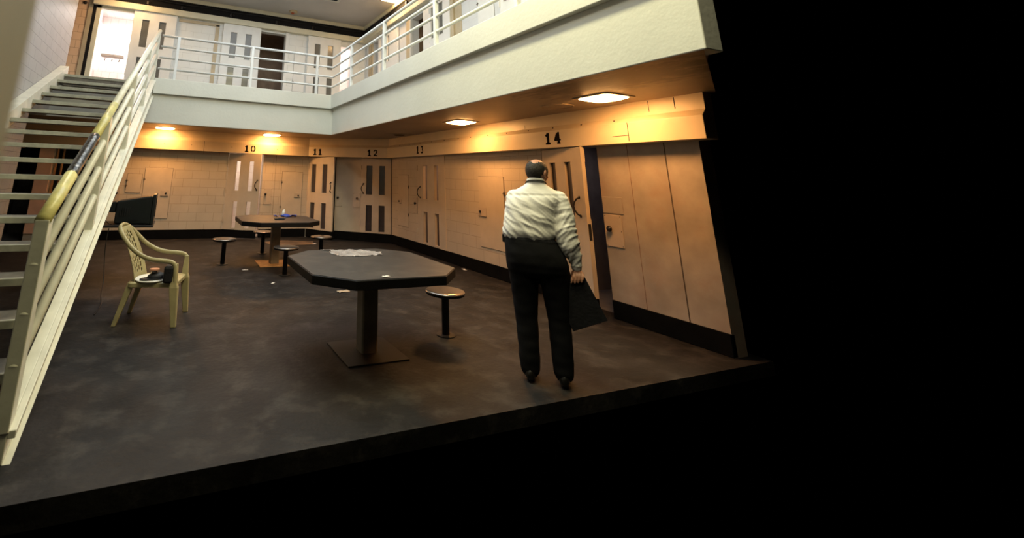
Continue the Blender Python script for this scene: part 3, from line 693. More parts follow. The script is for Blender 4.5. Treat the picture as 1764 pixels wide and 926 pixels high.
# ------------------------------------------------------------------ lamps
def lamp(x, y, z, rot, label, big=.42, lens='lens', grp=None):
    root = empty('ceiling_light', (x, y, z), rot)
    def rr(h, r, n=6):
        p = []
        for cx, cy, a0 in ((h-r, h-r, 0), (-h+r, h-r, 90), (-h+r, -h+r, 180), (h-r, -h+r, 270)):
            for i in range(n+1): a = R(a0+90*i/n); p.append((cx+r*math.cos(a), cy+r*math.sin(a)))
        return p
    mb = MB(); mb.prism(rr(big/2+.03, .03), -.012, 0); mb.build('frame', M['lampframe'], root)
    a = rr(big/2, .09); b = rr(big/2-.05, .09); n = len(a); vs = [(p[0], p[1], -.012) for p in a]+[(p[0], p[1], -.032) for p in b]
    mb = MB(); mb.add(vs, [tuple(range(n)), tuple(range(2*n-1, n-1, -1))]+[(i, (i+1) % n, n+(i+1) % n, n+i) for i in range(n)])
    mb.build('lens', M[lens], root); tag(root, label, 'ceiling light', grp); return root
zl = ZS-.012
lamp(4.63, 3.68, zl, 0, 'glowing square ceiling light above the man, largest under the balcony')
lamp(4.63, 6.52, zl, 0, 'glowing square ceiling light on the soffit before door 13')
lamp(-.36, 11.55, zl, 0, 'glowing ceiling light on the soffit above the television')
lamp(2.26, 11.58, zl, 0, 'glowing ceiling light on the soffit above door 10')
lamp(4.80, 9.55, ZC, 0, 'glowing ceiling light over the upper right walkway', .5, 'ulens')
lamp(-1.55, 11.30, ZC, 0, 'ceiling light over the upper left walkway above the sliding door', .4, 'ulens')
# round speaker ring, vent, smoke detector, round sensor
sp = empty('ceiling_speaker', (4.68, 4.42, zl)); mb = MB()
mb.tube([(.20*math.cos(a), .20*math.sin(a), -.004) for a in np.linspace(0, 2*math.pi, 33)[:-1]], .008, seg=8, closed=True); mb.build('rim', M['soffit'], sp, smooth=True)
mb = MB(); mb.lathe([(.001, -.002), (.19, -.002), (.19, 0.0)], seg=32); mb.build('grille', M['soffit'], sp); tag(sp, 'flush round speaker disc on the soffit beside the lamp above door 14', 'speaker')
vt = empty('ceiling_vent', (4.85, 9.3, zl)); mb = MB(); mb.box(-.3, .3, -.2, .2, -.010, 0); mb.build('frame', M['soffit'], vt, bevel=.003)
mb = MB(); mb.lathe([(.10, -.01), (.14, -.014), (.10, -.03), (.001, -.034)], seg=24); mb.build('damper', M['joint'], vt, smooth=True)
tag(vt, 'dark oval vent on the soffit over the angled corner', 'vent')
sd = empty('smoke_detector', (2.63, 11.66, ZC)); mb = MB(); mb.lathe([(.12, 0), (.12, -.02), (.09, -.05), (.03, -.05)], seg=24); mb.build('housing', M['tan'], sd, smooth=True)
mb = MB(); mb.sphere((-.02, 0, -.06), (.05, .05, .035)); mb.build('sensor_dome', M['redsensor'], sd, smooth=True)
tag(sd, 'small reddish smoke detector on the upper ceiling', 'smoke detector')
kb = empty('wall_bell', (-2.66, YW, 5.665)); mb = MB(); mb.lathe([(.045, 0), (.045, .02), (.03, .035), (.001, .04)], mtx=Matrix.Rotation(R(90), 4, 'X'), seg=20); mb.build('dome', M['handle'], kb, smooth=True)
tag(kb, 'small dark round knob high on the orange block wall', 'wall knob')

# ------------------------------------------------------------------ tables and stools
def octo(hx, hy, c): return [(-hx, -hy+c), (-hx+c, -hy), (hx-c, -hy), (hx, -hy+c), (hx, hy-c), (hx-c, hy), (-hx+c, hy), (-hx, hy-c)]
def table(x, y, label, plate=None):
    t = empty('octagonal_table', (x, y, 0)); mb = MB(); mb.prism(octo(.715, .74, .29), .712, .786); e = mb.build('table_edge', M['tableedge'], t, bevel=.006)
    mb = MB(); mb.prism(octo(.706, .731, .286), .786, .79); mb.build('tabletop', M['tabletop'], t)
    mb = MB(); mb.prism(octo(.12, .12, .02), .0, .70, ); mb.v = [(v[0]*.68, v[1]*.68, v[2]) for v in mb.v]; mb.build('pedestal', M['pedestal'], t, bevel=.004)
    mb = MB(); mb.box(-.30, .30, -.30, .30, .0, .012); mb.build('base_plate', plate or M['baseplate'], t, bevel=.003)
    mb = MB(); mb.box(-.3, .3, -.03, .03, .67, .712); mb.box(-.03, .03, -.3, .3, .67, .712); mb.build('top_bracket', M['black'], t)
    tag(t, label, 'table'); return t
table(1.90, 4.30, 'near octagonal dark table with a crumpled plastic film on top', M['black'])
table(1.90, 8.63, 'far octagonal dark table with blue cloth on top, below number 10')
def stool(): 
    t = empty('round_stool'); mb = MB()
    mb.lathe([(.001, .395), (.19, .395), (.205, .400), (.205, .418)], seg=40); mb.build('seat_pan', M['tableedge'], t, smooth=False)
    mb = MB(); mb.lathe([(.2, .416), (.212, .420), (.212, .430), (.205, .436), (.17, .440), (.001, .437)], seg=40); mb.build('seat', M['stoolsteel'], t, smooth=True)
    mb = MB(); mb.lathe([(.04, .012), (.04, .395), (.10, .396)], seg=20); mb.build('stem', M['black'], t, smooth=True)
    mb = MB(); mb.lathe([(.10, 0), (.10, .010), (.05, .014)], seg=24); mb.build('foot', M['black'], t)
    return t
s0 = stool(); s0.location = (.985, 8.72, 0)
tag(s0, 'steel topped round stool left of the far table', 'stool', 'round stools fixed around the tables')
for (x, y, lb) in ((1.88, 7.65, 'steel topped round stool in front of the far table pedestal'), (2.87, 8.83, 'steel topped round stool right of the far table'),
                   (1.88, 9.72, 'dim round stool seen under the far table top'), (2.90, 4.48, 'brown tinted round stool at the right of the near table, cut by the frame')):
    c = copy_tree(s0, None, (x, y, 0)); c['label'] = lb

# things on the tables
def crumple(name, m, outline, z, amp, thick, seed, label, cat, n=26):
    rnd = random.Random(seed); cx = sum(p[0] for p in outline)/len(outline); cy = sum(p[1] for p in outline)/len(outline)
    xs = [p[0] for p in outline]; ys = [p[1] for p in outline]
    def inside(x, y):
        c = False; j = len(outline)-1
        for i in range(len(outline)):
            (xi, yi), (xj, yj) = outline[i], outline[j]
            if (yi > y) != (yj > y) and x < (xj-xi)*(y-yi)/(yj-yi)+xi: c = not c
            j = i
        return c
    nx, ny = n, n; idx = {}; vs = []; fs = []
    x0, x1, y0, y1 = min(xs), max(xs), min(ys), max(ys)
    for i in range(nx+1):
        for j in range(ny+1):
            x = x0+(x1-x0)*i/nx; y = y0+(y1-y0)*j/ny
            h = z+.002+amp*(abs(noise.noise(Vector((x*9+seed, y*9, 1))))*1.6+abs(noise.noise(Vector((x*23, y*23+seed, 4))))*.7)
            idx[(i, j)] = len(vs); vs.append((x, y, h))
    for i in range(nx):
        for j in range(ny):
            x = x0+(x1-x0)*(i+.5)/nx; y = y0+(y1-y0)*(j+.5)/ny
            if inside(x, y): fs.append((idx[(i, j)], idx[(i+1, j)], idx[(i+1, j+1)], idx[(i, j+1)]))
    mb = MB(); mb.add(vs, fs); o = mb.build(name, m, smooth=True)
    b = bmesh.new(); b.from_mesh(o.data); bmesh.ops.delete(b, geom=[v for v in b.verts if not v.link_faces], context='VERTS'); b.to_mesh(o.data); b.free()
    so = o.modifiers.new('thick', 'SOLIDIFY'); so.thickness = thick; so.offset = 1
    return tag(o, label, cat)
crumple('plastic_bag', M['bagfilm'], [(1.62, 5.02), (1.72, 4.93), (1.66, 4.80), (1.72, 4.60), (1.95, 4.56), (2.2, 4.60), (2.24, 4.72), (2.18, 4.86), (2.0, 4.92), (1.8, 4.95), (1.7, 5.02)], .79, .014, .0012, 3,
        'crumpled clear plastic bag lying on the near table', 'plastic bag', 40)
crumple('blue_cloth', M['blue'], [(2.06, 8.93), (2.10, 9.04), (2.18, 9.06), (2.24, 8.98), (2.36, 8.93), (2.34, 8.86), (2.16, 8.85)], .79, .04, .003, 5, 'crumpled blue cloth on the far table', 'cloth', 20)
crumple('blue_cloth', M['blue'], [(1.90, 8.90), (1.91, 8.98), (2.00, 8.99), (2.0, 8.91)], .79, .03, .003, 9, 'small blue scrap left of the blue cloth on the far table', 'cloth', 8)
pk = empty('white_tube', (2.10, 9.03, .79)); mb = MB(); mb.lathe([(.018, .02), (.03, .03), (.03, .10), (.012, .12), (.012, .14)], mtx=Matrix.Rotation(R(12), 4, 'Y'), seg=16); mb.build('tube_body', M['whitestuff'], pk, smooth=True)
mb = MB(); mb.lathe([(.035, 0), (.035, .03), (.02, .034)], seg=16); mb.build('tube_cap', M['blue'], pk, smooth=True); tag(pk, 'small white tube with blue cap standing on the far table', 'bottle')
wl = MB(); wl.box(-.09, .09, -.05, .05, 0, .022); wl.box(-.02, .12, -.035, .045, .022, .035)
o = wl.build('black_wallet', M['bag'], bevel=.008, loc=(1.90, 8.40, .79)); tag(o, 'flat black wallet on the near side of the far table', 'wallet')
def scrap(x, y, z, s, a, m, label, name='paper_scrap', cat='paper scrap'):
    mb = MB(); n = 5
    vs = [(s*(i/n-.5)*2, s*.45*(j/n-.5)*2, .003+s*.25*abs(noise.noise(Vector((i*.9+x, j*.9, 0))))) for i in range(n+1) for j in range(n+1)]
    mb.add(vs, [(i*(n+1)+j, (i+1)*(n+1)+j, (i+1)*(n+1)+j+1, i*(n+1)+j+1) for i in range(n) for j in range(n)])
    o = mb.build(name, m, smooth=True, loc=(x, y, z)); o.rotation_euler = (0, 0, a)
    so = o.modifiers.new('thick', 'SOLIDIFY'); so.thickness = .002; return tag(o, label, cat)
scrap(1.77, 3.63, .79, .035, .3, M['paper'], 'tiny white paper flake on the front edge of the near table')
scrap(1.31, 8.16, 0, .05, .1, M['paper'], 'small paper scrap on the floor left of the far table base')
scrap(1.58, 7.13, 0, .04, 1.0, M['paper'], 'tiny paper flake on the floor between the two tables')
scrap(5.22, 7.40, 0, .07, 1.3, M['paper'], 'crumpled paper scrap on the floor along the right curb')
scrap(2.46, 6.43, 0, .09, .2, M['plate'], 'beige paper scrap on the floor just past the near table')
scrap(3.34, 10.8, 0, .06, .7, M['paper'], 'grey paper scrap on the floor near the far corner', )
mb = MB(); mb.prism([(2.3, 10.6), (3.3, 10.75), (3.45, 11.25), (2.7, 11.5), (2.2, 11.3)], 0, .004)
tag(mb.build('worn_floor_patch', M['pierorange']), 'worn tan patch of bare floor behind the far table', 'floor patch')
M['pierorange2'] = mat('bare_floor', (.20, .12, .065), .55, noise_amt=.5, noise_scale=4, stains=((.05, .035, .025), 3, .45, .62, .9))
bpy.data.objects['worn_floor_patch'].data.materials[0] = M['pierorange2']

# ------------------------------------------------------------------ television on its stand
tv = empty('television', (-.5, 7.85, .80)); T0 = Vector((-.5, 7.85, .80))
def sec(x, y0, y1, z0, z1, r=.02): return [Vector((x, y0, z0))-T0, Vector((x, y1, z0))-T0, Vector((x, y1, z1))-T0, Vector((x, y0, z1))-T0]
def loft(secs):
    mb = MB(); vs = [p for s_ in secs for p in s_]; n = len(secs[0]); fs = [tuple(range(n))[::-1], tuple(range((len(secs)-1)*n, len(secs)*n))]
    for i in range(len(secs)-1):
        for k in range(n): fs.append((i*n+k, i*n+(k+1) % n, (i+1)*n+(k+1) % n, (i+1)*n+k))
    mb.add(vs, fs); return mb
loft([sec(-.27, 7.60, 8.16, .80, 1.215), sec(-.36, 7.61, 8.15, .81, 1.20), sec(-.60, 7.64, 8.12, .81, 1.155), sec(-.77, 7.67, 8.09, .81, 1.125)]).build('casing', M['tv'], tv, bevel=.018)
loft([sec(-.77, 7.70, 8.06, .965, 1.12), sec(-.98, 7.74, 8.02, .97, 1.10)]).build('tube_housing', M['tv'], tv, bevel=.012)
mb = MB(); grid_panel(mb, -.29, .29, 0, .435, [(-.225, .225, .07, .38)], .045, Matrix(((0, 0, 1, .275), (1, 0, 0, .03), (0, 1, 0, .001), (0, 0, 0, 1)))); weld(mb.build('bezel', M['tv'], tv, bevel=.008))
mb = MB(); mb.sphere((.232, .03, .225), (.03, .245, .175), seg=28, rings=18); mb.build('screen', M['tvscreen'], tv, smooth=True)
mb = MB(); mb.box(-.1, .14, -.235, -.228, .06, .065); [mb.box(-.2+.03*i, -.19+.03*i, -.217, -.206, .12, .24) for i in range(6)]; mb.build('side_vent', M['black'], tv)
tag(tv, 'black tube television seen from the side, left by the stair stringer', 'television')
ts = empty('tv_stand', (-.8, 7.85, 0)); mb = MB(); mb.box(-.86, .585, -.33, .35, .768, .798); mb.build('board', M['black'], ts, bevel=.006)
for x in (-.83, -.73):
    for y in (-.27, .29):
        mb = MB(); mb.box(x-.02, x+.02, y-.02, y+.02, .03, .768); mb.build('leg', M['black'], ts)
for y in (-.27, .29):
    mb = MB(); mb.box(-.86, -.60, y-.025, y+.025, 0, .03); mb.build('foot', M['black'], ts)
tag(ts, 'black stand board carrying the television', 'tv stand')
mb = MB(); pts = [(-.80, 7.49, .766), (-.81, 7.48, .60), (-.80, 7.47, .42), (-.765, 7.42, .20), (-.745, 7.35, .05), (-.735, 7.2, .006), (-.70, 6.9, .006), (-.64, 6.5, .006), (-.66, 6.1, .006)]
def smooth_path(p, k=3):
    for _ in range(k):
        q = [p[0]]
        for a, b in zip(p[:-1], p[1:]):
            a = Vector(a); b = Vector(b); q += [a*.75+b*.25, a*.25+b*.75]
        q.append(p[-1]); p = q
    return p
mb.tube(smooth_path(pts), .006, seg=6); tag(mb.build('power_cord', M['black'], smooth=True), 'thin black cord hanging from the stand and trailing over the floor', 'cord')
mb = MB(); mb.tube(smooth_path([(-.79, 7.7, .80), (-.84, 7.66, .81), (-.88, 7.62, .87), (-.98, 7.75, .90), (-1.05, 7.8, .84), (-1.1, 7.8, .80)]), .005, seg=6); tag(mb.build('signal_cable', M['black'], smooth=True), 'short cable looping at the rear of the television', 'cable')

# ------------------------------------------------------------------ plastic armchair (faces local +x)
ch = empty('plastic_armchair', (-.03, 5.80, 0), R(-14))
tag(ch, 'beige moulded plastic armchair with lattice back, facing right', 'chair')
def rrect(x0, x1, y0, y1, r, n=5):
    p = []
    for cx, cy, a0 in ((x1-r, y1-r, 0), (x0+r, y1-r, 90), (x0+r, y0+r, 180), (x1-r, y0+r, 270)):
        for i in range(n+1): a = R(a0+90*i/n); p.append((cx+r*math.cos(a), cy+r*math.sin(a)))
    return p
mb = MB(); a = rrect(-.27, .25, -.25, .25, .06); b = rrect(-.25, .23, -.23, .23, .05); c = rrect(-.12, .14, -.14, .14, .08)
n = len(a); zs = [(a, .375), (a, .415), (b, .425), (c, .412)]
mb.add([(p[0], p[1], z) for q, z in zs for p in q], [tuple(range(n))[::-1], tuple(range(3*n, 4*n))]+[(k*n+i, k*n+(i+1) % n, (k+1)*n+(i+1) % n, (k+1)*n+i) for k in range(3) for i in range(n)])
mb.build('seat', M['plastic'], ch, smooth=False, bevel=.004)
# back with lattice
nc, nr = 19, 34
def bp(u, v):
    w = .205-.03*v-.10*max(0, v-.72)**1.3*3
    x = -.235-.245*v**1.1+.045*(u*u)+.02*math.sin(v*3); y = u*w; z = .405+.56*v
    return Vector((x, y, z))
vs = [bp(-1+2*i/nc, j/nr) for i in range(nc+1) for j in range(nr+1)]; fs = []
for i in range(nc):
    for j in range(nr):
        u = abs(-1+2*(i+.5)/nc)
        hole = (i % 2 == 1) and 4 <= j < nr-3 and ((j+2*((i//2) % 2)) % 4 != 0) and 1 < i < nc-2 and not (15 <= j <= 16)
        if not hole: k = i*(nr+1)+j; fs.append((k, k+nr+1, k+nr+2, k+1))
mb = MB(); mb.add(vs, fs); bo = mb.build('backrest', M['plastic'], ch, smooth=True); so = bo.modifiers.new('t', 'SOLIDIFY'); so.thickness = .008
# one arm-and-hoop strip per side plus top hoop
half = [(.235, .265, .40), (.235, .272, .52), (.225, .272, .60), (.19, .272, .635), (.10, .272, .645), (-.04, .265, .655), (-.15, .25, .69), (-.27, .228, .76), (-.37, .205, .86), (-.44, .16, .935), (-.475, .09, .975), (-.485, 0, .983)]
path = [Vector(p) for p in half]+[Vector((p[0], -p[1], p[2])) for p in half[::-1][1:]]
mb = MB(); mb.tube(smooth_path(path, 2), .024, seg=12, sx=.75); mb.build('arm_frame', M['plastic'], ch, smooth=True)
for (x, y, s) in ((.235, .255, 1), (.235, -.255, -1)):
    mb = MB(); vs = []
    for z, w, d, dx in ((.62, .018, .012, 0), (.42, .030, .03, 0), (.38, .04, .035, .005), (0, .022, .022, .05)):
        for px2, py2 in ((-w-.012, -d), (w, -d), (w, d), (-w-.012, d)): vs.append((x+px2+dx, y+py2+(.02*s if z == 0 else 0), z))
    mb.add(vs, [(0, 1, 2, 3), (12, 15, 14, 13)]+[(k*4+i, k*4+(i+1) % 4, (k+1)*4+(i+1) % 4, (k+1)*4+i) for k in range(3) for i in range(4)])
    mb.build('leg', M['plastic'], ch, bevel=.008)
for s in (1, -1):
    mb = MB(); vs = []
    for z, w, d, x, y in ((.41, .035, .03, -.23, .20*s), (0, .022, .022, -.34, .235*s)):
        for px2, py2 in ((-w, -d), (w, -d), (w, d), (-w, d)): vs.append((x+px2, y+py2, z))
    mb.add(vs, [(0, 1, 2, 3), (4, 7, 6, 5)]+[(i, (i+1) % 4, 4+(i+1) % 4, 4+i) for i in range(4)]); mb.build('leg', M['plastic'], ch, bevel=.008)
# things on the seat
pl = MB(); vs = []; N = 40
for rr_, zz in ((1, .012), (.97, .018), (.85, .010), (0.001, .008)):
    for k in range(N): a = 2*math.pi*k/N; vs.append((.185*rr_*math.cos(a), .225*rr_*math.sin(a), zz))
for k in range(N): a = 2*math.pi*k/N; vs.append((.17*math.cos(a), .21*math.sin(a), 0))
fs = [(k*N+i, k*N+(i+1) % N, (k+1)*N+(i+1) % N, (k+1)*N+i) for k in range(3) for i in range(N)]+[(4*N+i, 4*N+(i+1) % N, (i+1) % N, i) for i in range(N)]+[tuple(range(4*N, 5*N))]
pl.add(vs, fs); o = pl.build('oval_tray', M['whitestuff'], smooth=True, loc=(-.09, 5.74, .425)); o.rotation_euler = (0, 0, R(-14)); tag(o, 'white oval tray on the seat of the plastic chair', 'tray')
cap_ = empty('baseball_cap', (-.055, 5.69, .440), R(20)); mb = MB(); mb.sphere((.0, 0, .018), (.10, .075, .048)); mb.v = [(v[0], v[1], max(v[2], .0)) for v in mb.v]; mb.build('crown', M['bag'], cap_, smooth=True)
mb = MB(); mb.prism([(.16*math.cos(a)-.02, .075*math.sin(a)) for a in np.linspace(0, 2*math.pi, 25)[:-1]], 0, .012); mb.build('brim', M['bag'], cap_, bevel=.004)
tag(cap_, 'black cap lying on the oval tray on the chair', 'cap')
tn = empty('small_tin', (-.085, 5.67, .505)); mb = MB(); mb.lathe([(.03, 0), (.034, .006), (.034, .026)], seg=24); mb.build('tin_body', M['stoolsteel'], tn); 
mb = MB(); mb.lathe([(.052, .026), (.052, .038), (.001, .040)], seg=24); mb.build('lid', M['orangelid'], tn); tag(tn, 'round tin with orange lid resting on the black cap', 'tin')
bg = MB(); bg.box(-.05, .05, -.10, .10, 0, .17); o = bg.build('black_pouch', M['bag'], bevel=.02, loc=(.075, 5.57, .425)); o.rotation_euler = (0, 0, R(-9)); tag(o, 'black pouch standing on the chair seat behind the near arm post', 'pouch')

# ------------------------------------------------------------------ the man
def remeshed(mb, voxel, smooth=3):
    me = bpy.data.meshes.new('tmp'); me.from_pydata(mb.v, [], mb.f)
    b = bmesh.new(); b.from_mesh(me); bmesh.ops.recalc_face_normals(b, faces=b.faces); b.to_mesh(me); b.free()
    o = bpy.data.objects.new('tmp', me); C.objects.link(o)
    m_ = o.modifiers.new('r', 'REMESH'); m_.mode = 'VOXEL'; m_.voxel_size = voxel
    bpy.context.view_layer.update()
    ev = o.evaluated_get(bpy.context.evaluated_depsgraph_get()); out = bpy.data.meshes.new_from_object(ev)
    bpy.data.objects.remove(o)
    b = bmesh.new(); b.from_mesh(out)
    for _ in range(smooth): bmesh.ops.smooth_vert(b, verts=b.verts, factor=.5, use_axis_x=True, use_axis_y=True, use_axis_z=True)
    b.to_mesh(out); b.free(); return out
def part(me, name, m, parent):
    me.name = name; o = bpy.data.objects.new(name, me); C.objects.link(o); me.materials.clear(); me.materials.append(m)
    for p in me.polygons: p.use_smooth = True
    o.parent = parent; return o
def limb(mb, pts, seg=14):
    """pts: (x,y,z,r) chain of overlapping balls and cones"""
    P = []
    for a, b in zip(pts[:-1], pts[1:]):
        k = 6
        for i in range(k): t = i/k; P.append([a[j]*(1-t)+b[j]*t for j in range(4)])
    P.append(list(pts[-1]))
    mb.tube([p[:3] for p in P], [p[3] for p in P], seg=seg)
    for q in (P[0], P[-1]): mb.sphere(q[:3], q[3]*.99, seg=14, rings=10)
def rings(mb, rs, seg=36, pw=2.3):
    vs = []; fs = []
    for z, cx, cy, rx, ry in rs:
        for k in range(seg):
            a = 2*math.pi*k/seg; c_, s_ = math.cos(a), math.sin(a)
            vs.append((cx+rx*math.copysign(abs(c_)**(2/pw), c_), cy+ry*math.copysign(abs(s_)**(2/pw), s_), z))
    n = len(rs); fs = [tuple(range(seg))[::-1], tuple((n-1)*seg+k for k in range(seg))]
    for i in range(n-1):
        for k in range(seg): fs.append((i*seg+k, i*seg+(k+1) % seg, (i+1)*seg+(k+1) % seg, (i+1)*seg+k))
    mb.add(vs, fs)
mr = empty('person', (3.103, 3.259, 0), R(-43.59))
tag(mr, 'balding person in pale shirt and black trousers, back turned, holding a black folder', 'person')
HM = Matrix.Translation((.020, .015, 1.702)) @ Matrix.Scale(1.06, 4) @ Matrix.Rotation(R(-32), 4, 'Z') @ Matrix.Rotation(R(-12), 4, 'X')
b = MB()
rings(b, [(.86, -.04, 0, .20, .13), (.95, -.04, 0, .22, .14), (1.1, -.07, 0, .18, .13), (1.3, -.06, 0, .18, .13), (1.42, -.03, 0, .19, .11), (1.50, 0, .0, .17, .09), (1.56, .0, .0, .09, .07), (1.60, .005, .0, .062, .062)])
limb(b, [(.005, -.005, 1.56, .062), (.015, .012, 1.66, .058)])
b.sphere((0, 0, .01), (.079, .098, .095), mtx=HM, seg=28, rings=20)
b.sphere((0, .045, -.045), (.060, .056, .065), mtx=HM); b.sphere((0, .070, -.088), (.032, .026, .024), mtx=HM)
b.sphere((0, .102, -.028), (.013, .018, .024), mtx=HM, seg=12, rings=8); b.sphere((0, .092, .012), (.045, .014, .012), mtx=HM, seg=14, rings=8)
b.sphere((0, .098, -.062), (.022, .010, .009), mtx=HM, seg=12, rings=8)
for s in (-1, 1):
    b.sphere((s*.082, -.004, -.020), (.010, .020, .033), mtx=HM, seg=14, rings=10); b.sphere((s*.088, -.012, -.012), (.009, .014, .026), mtx=HM, seg=12, rings=8)
    b.sphere((s*.04, .078, -.03), (.022, .018, .018), mtx=HM, seg=12, rings=8)
# right arm and hand
limb(b, [(.185, -.005, 1.47, .052), (.215, -.03, 1.20, .045), (.262, -.02, 1.0, .038), (.276, -.022, .905, .027), (.281, -.026, .885, .026)])
b.sphere((.284, -.034, .868), (.042, .020, .034), seg=18, rings=12)
for i, (ln, sp_) in enumerate(((.058, -.004), (.066, 0), (.062, .003), (.050, .008))):
    x = .252+i*.0215; z = .866+(.004 if i in (1, 2) else -.001)+i*.002
    limb(b, [(x, -.040, z, .0115), (x-.004+sp_, -.061, z-.018, .0105), (x-.013+sp_, -.064, z-.018-ln*.45, .0098), (x-.022+sp_, -.061, z-.018-ln*.85, .0085)], seg=10)
limb(b, [(.262, -.012, .885, .014), (.243, -.006, .868, .0125), (.236, -.002, .838, .0105)], seg=10)
# left arm and hand, bent in front of the body
limb(b, [(-.19, .0, 1.47, .052), (-.20, .10, 1.22, .045), (-.10, .30, 1.21, .036), (-.04, .37, 1.22, .026)])
b.sphere((-.02, .405, 1.225), (.022, .042, .034), seg=16, rings=10)
for i, ln in enumerate((.06, .07, .065, .05)):
    z = 1.255-i*.021
    limb(b, [(-.012, .44, z, .0105), (-.002, .44+ln*.5, z, .0095), (.012, .44+ln*.85, z-.004, .008)], seg=10)
limb(b, [(-.015, .39, 1.25, .013), (.006, .42, 1.275, .0115), (.02, .45, 1.28, .0095)], seg=10)
for s, cx in ((-1, -.145), (1, .105)):
    limb(b, [(cx, 0, .86, .10), (cx, .015, .5, .06), (cx, -.01, .10, .04)])
body = part(remeshed(b, .0052, 2), 'body', M['skin'], mr)
# hair: a fringe round the sides and back
hs = MB(); SG, RG = 48, 40; vsx = []
hv = {}; hvs = []; hfs = []
for i in range(RG+1):
    th = R(35+110*i/RG)
    for k in range(SG):
        a = 2*math.pi*k/SG; d = Vector((math.sin(th)*math.cos(a), math.sin(th)*math.sin(a), math.cos(th)))
        hvs.append(HM @ Vector((d.x*.0835, d.y*.1025, d.z*.098+.008)))
        hv[(i, k)] = (d.x, d.y, d.z)
for i in range(RG):
    for k in range(SG):
        d = hv[(i, k)]; back = -d[1]
        top = .50+.20*noise.noise(Vector((d[0]*3, d[1]*3, 0)))+(.22 if abs(d[0]) > .55 else 0)-(.0 if back > 0 else .0)
        low = -.72 if back > .35 else (-.10 if abs(d[0]) > .8 and abs(d[1]) < .3 else -.35)
        if d[1] < .42 and low < d[2] < top: k2 = (k+1) % SG; hfs.append((i*SG+k, (i+1)*SG+k, (i+1)*SG+k2, i*SG+k2))
hs.add(hvs, hfs); ho = hs.build('hair', M['hair'], mr, smooth=True)
bb = bmesh.new(); bb.from_mesh(ho.data); bmesh.ops.delete(bb, geom=[v for v in bb.verts if not v.link_faces], context='VERTS'); bb.to_mesh(ho.data); bb.free()
so = ho.modifiers.new('t', 'SOLIDIFY'); so.thickness = .008; so.offset = 0
# shirt
b = MB()
rings(b, [(1.09, -.085, 0, .190, .146), (1.125, -.085, 0, .206, .160), (1.155, -.084, 0, .222, .174), (1.19, -.083, 0, .224, .176), (1.24, -.075, 0, .218, .172), (1.32, -.062, 0, .218, .165), (1.40, -.040, 0, .226, .152), (1.46, -.015, -.0, .236, .135), (1.505, -.002, 0, .215, .112), (1.545, .002, 0, .155, .092), (1.575, .004, 0, .105, .080), (1.60, .006, 0, .078, .072), (1.612, .006, 0, .074, .070)])
limb(b, [(.190, -.005, 1.468, .070), (.212, -.022, 1.36, .078), (.212, -.032, 1.22, .090), (.232, -.032, 1.09, .087), (.262, -.026, 1.01, .064), (.272, -.022, .955, .046), (.277, -.022, .915, .042)], seg=22)
limb(b, [(-.185, .0, 1.465, .072), (-.205, .05, 1.36, .072), (-.205, .13, 1.23, .072), (-.12, .28, 1.21, .056), (-.06, .35, 1.22, .044)], seg=22)
sm = remeshed(b, .0075, 4)
sm.calc_loop_triangles() if hasattr(sm, 'calc_loop_triangles') else None
nrm = [v.normal.copy() for v in sm.vertices]
for v, nn in zip(sm.vertices, nrm):
    x, y, z = v.co
    sleeve = (x > .135 and z < 1.44+.2*(x-.135)) or z < 1.1
    if z > 1.54 or (z < 1.105 and x < .17): continue
    if z < .925: continue
    if sleeve:
        q = z*1.0-x*.9+y*.3; s_ = x+z*.5; am = .012 if z < 1.36 else .006
    else:
        q = z*1.0+x*.75; s_ = x-z*.4; am = .0095*min(1, (1.56-z)/.12)
    w = noise.noise(Vector((x*4, y*4, z*3)))*.09
    f1 = noise.noise(Vector(((q+w)*17, s_*4.5, 3+y*2))); f2 = noise.noise(Vector(((q-w)*34, s_*7, 9+y*2)))
    rid = (1-abs(f1)*2.4)*.8+f2*.45
    v.co += nn*am*max(-1, rid-.2)
    if not sleeve and abs(z-1.492-.02*x) < .010 and y < .05: v.co -= nn*.003
part(sm, 'shirt', M['shirt'], mr)
# collar, lanyard
mb = MB(); mb.lathe([(.080, .0), (.077, .030), (.069, .036), (.066, .03), (.068, 0)], seg=36); mb.v = [(v[0]*1.0+.006, v[1]*.95+.002, v[2]+1.602+v[1]*.22*-1-.004) for v in mb.v]; mb.build('collar', M['shirt'], mr, smooth=True)
mb = MB(); mb.tube([(.006+.086*math.cos(a), .002+.084*math.sin(a), 1.598-.022*math.sin(a)*1.2) for a in np.linspace(0, 2*math.pi, 41)[:-1]], .005, seg=8, closed=True); mb.build('lanyard', M['lanyard'], mr, smooth=True)
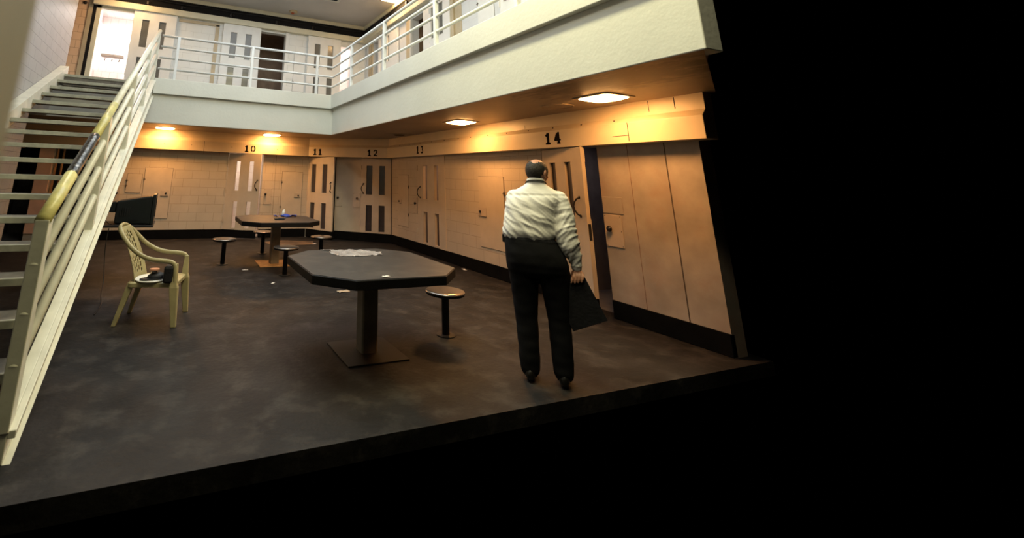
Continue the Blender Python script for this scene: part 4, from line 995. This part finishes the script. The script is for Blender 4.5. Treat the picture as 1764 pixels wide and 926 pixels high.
# trousers, belt, shoes
b = MB()
rings(b, [(1.135, -.086, 0, .207, .160), (1.08, -.070, -.004, .222, .170), (1.0, -.046, -.010, .246, .180), (.92, -.034, -.012, .256, .178), (.86, -.030, -.008, .252, .165), (.82, -.030, 0, .235, .14)], pw=2.4)
limb(b, [(-.150, -.005, .86, .128), (-.150, .01, .66, .108), (-.148, .015, .48, .092), (-.145, .0, .25, .084), (-.145, .0, .10, .080)], seg=24)
limb(b, [(.100, -.005, .86, .130), (.105, .01, .66, .108), (.110, .015, .48, .092), (.112, .0, .25, .084), (.112, .0, .10, .080)], seg=24)
tm = remeshed(b, .009, 4)
for v in tm.vertices:
    if v.co.z < 1.1: v.co += v.normal*.006*noise.noise(Vector((v.co.x*9, v.co.y*9, v.co.z*14)))
part(tm, 'trousers', M['trousers'], mr)
mb = MB(); rings(mb, [(1.10, -.075, 0, .213, .163), (1.105, -.076, 0, .216, .166), (1.134, -.084, 0, .209, .162), (1.138, -.086, 0, .204, .157)], pw=2.4); mb.build('belt', M['bag'], mr, smooth=False)
mb = MB(); mb.box(-.312, -.285, -.03, .04, 1.07, 1.14); mb.build('phone_pouch', M['bag'], mr, bevel=.008)
for cx in (-.145, .112):
    mb = MB(); mb.sphere((cx, .06, .045), (.048, .14, .045)); mb.sphere((cx, -.03, .06), (.042, .06, .055)); mb.v = [(v[0], v[1], max(v[2], .0)) for v in mb.v]
    part(remeshed(mb, .006, 2), 'shoe', M['shoe'], mr)
# folder in his hand
e1 = Vector((math.cos(R(24)), 0, math.sin(R(24)))); e2 = Vector((math.sin(R(24)), 0, -math.cos(R(24))))
RM = Matrix.Rotation(R(-43.59), 3, 'Z'); fo = Vector((3.103, 3.259, 0))
org = Vector((.070, -.030, .735))
def FX(u, v, t): return org+e1*u+e2*v+Vector((0, t, 0))
fd = empty('black_folder', fo+RM @ FX(.14, .16, 0), R(-43.59)); cen = FX(.14, .16, 0)
def slab(u0, u1, v0, v1, t0, t1):
    mb = MB(); vs = [FX(u, v, t)-cen for t in (t0, t1) for v in (v0, v1) for u in (u0, u1)]
    mb.add(vs, [(0, 2, 3, 1), (4, 5, 7, 6), (0, 1, 5, 4), (2, 6, 7, 3), (0, 4, 6, 2), (1, 3, 7, 5)]); return mb
slab(0, .285, 0, .34, -.011, -.006).build('front_cover', M['bag'], fd, bevel=.003)
slab(0, .285, 0, .34, .006, .011).build('back_cover', M['bag'], fd, bevel=.003)
slab(.005, .275, .006, .33, -.006, .006).build('pages', M['cell'], fd)
tag(fd, 'black folder held low in the man\'s right hand', 'folder')
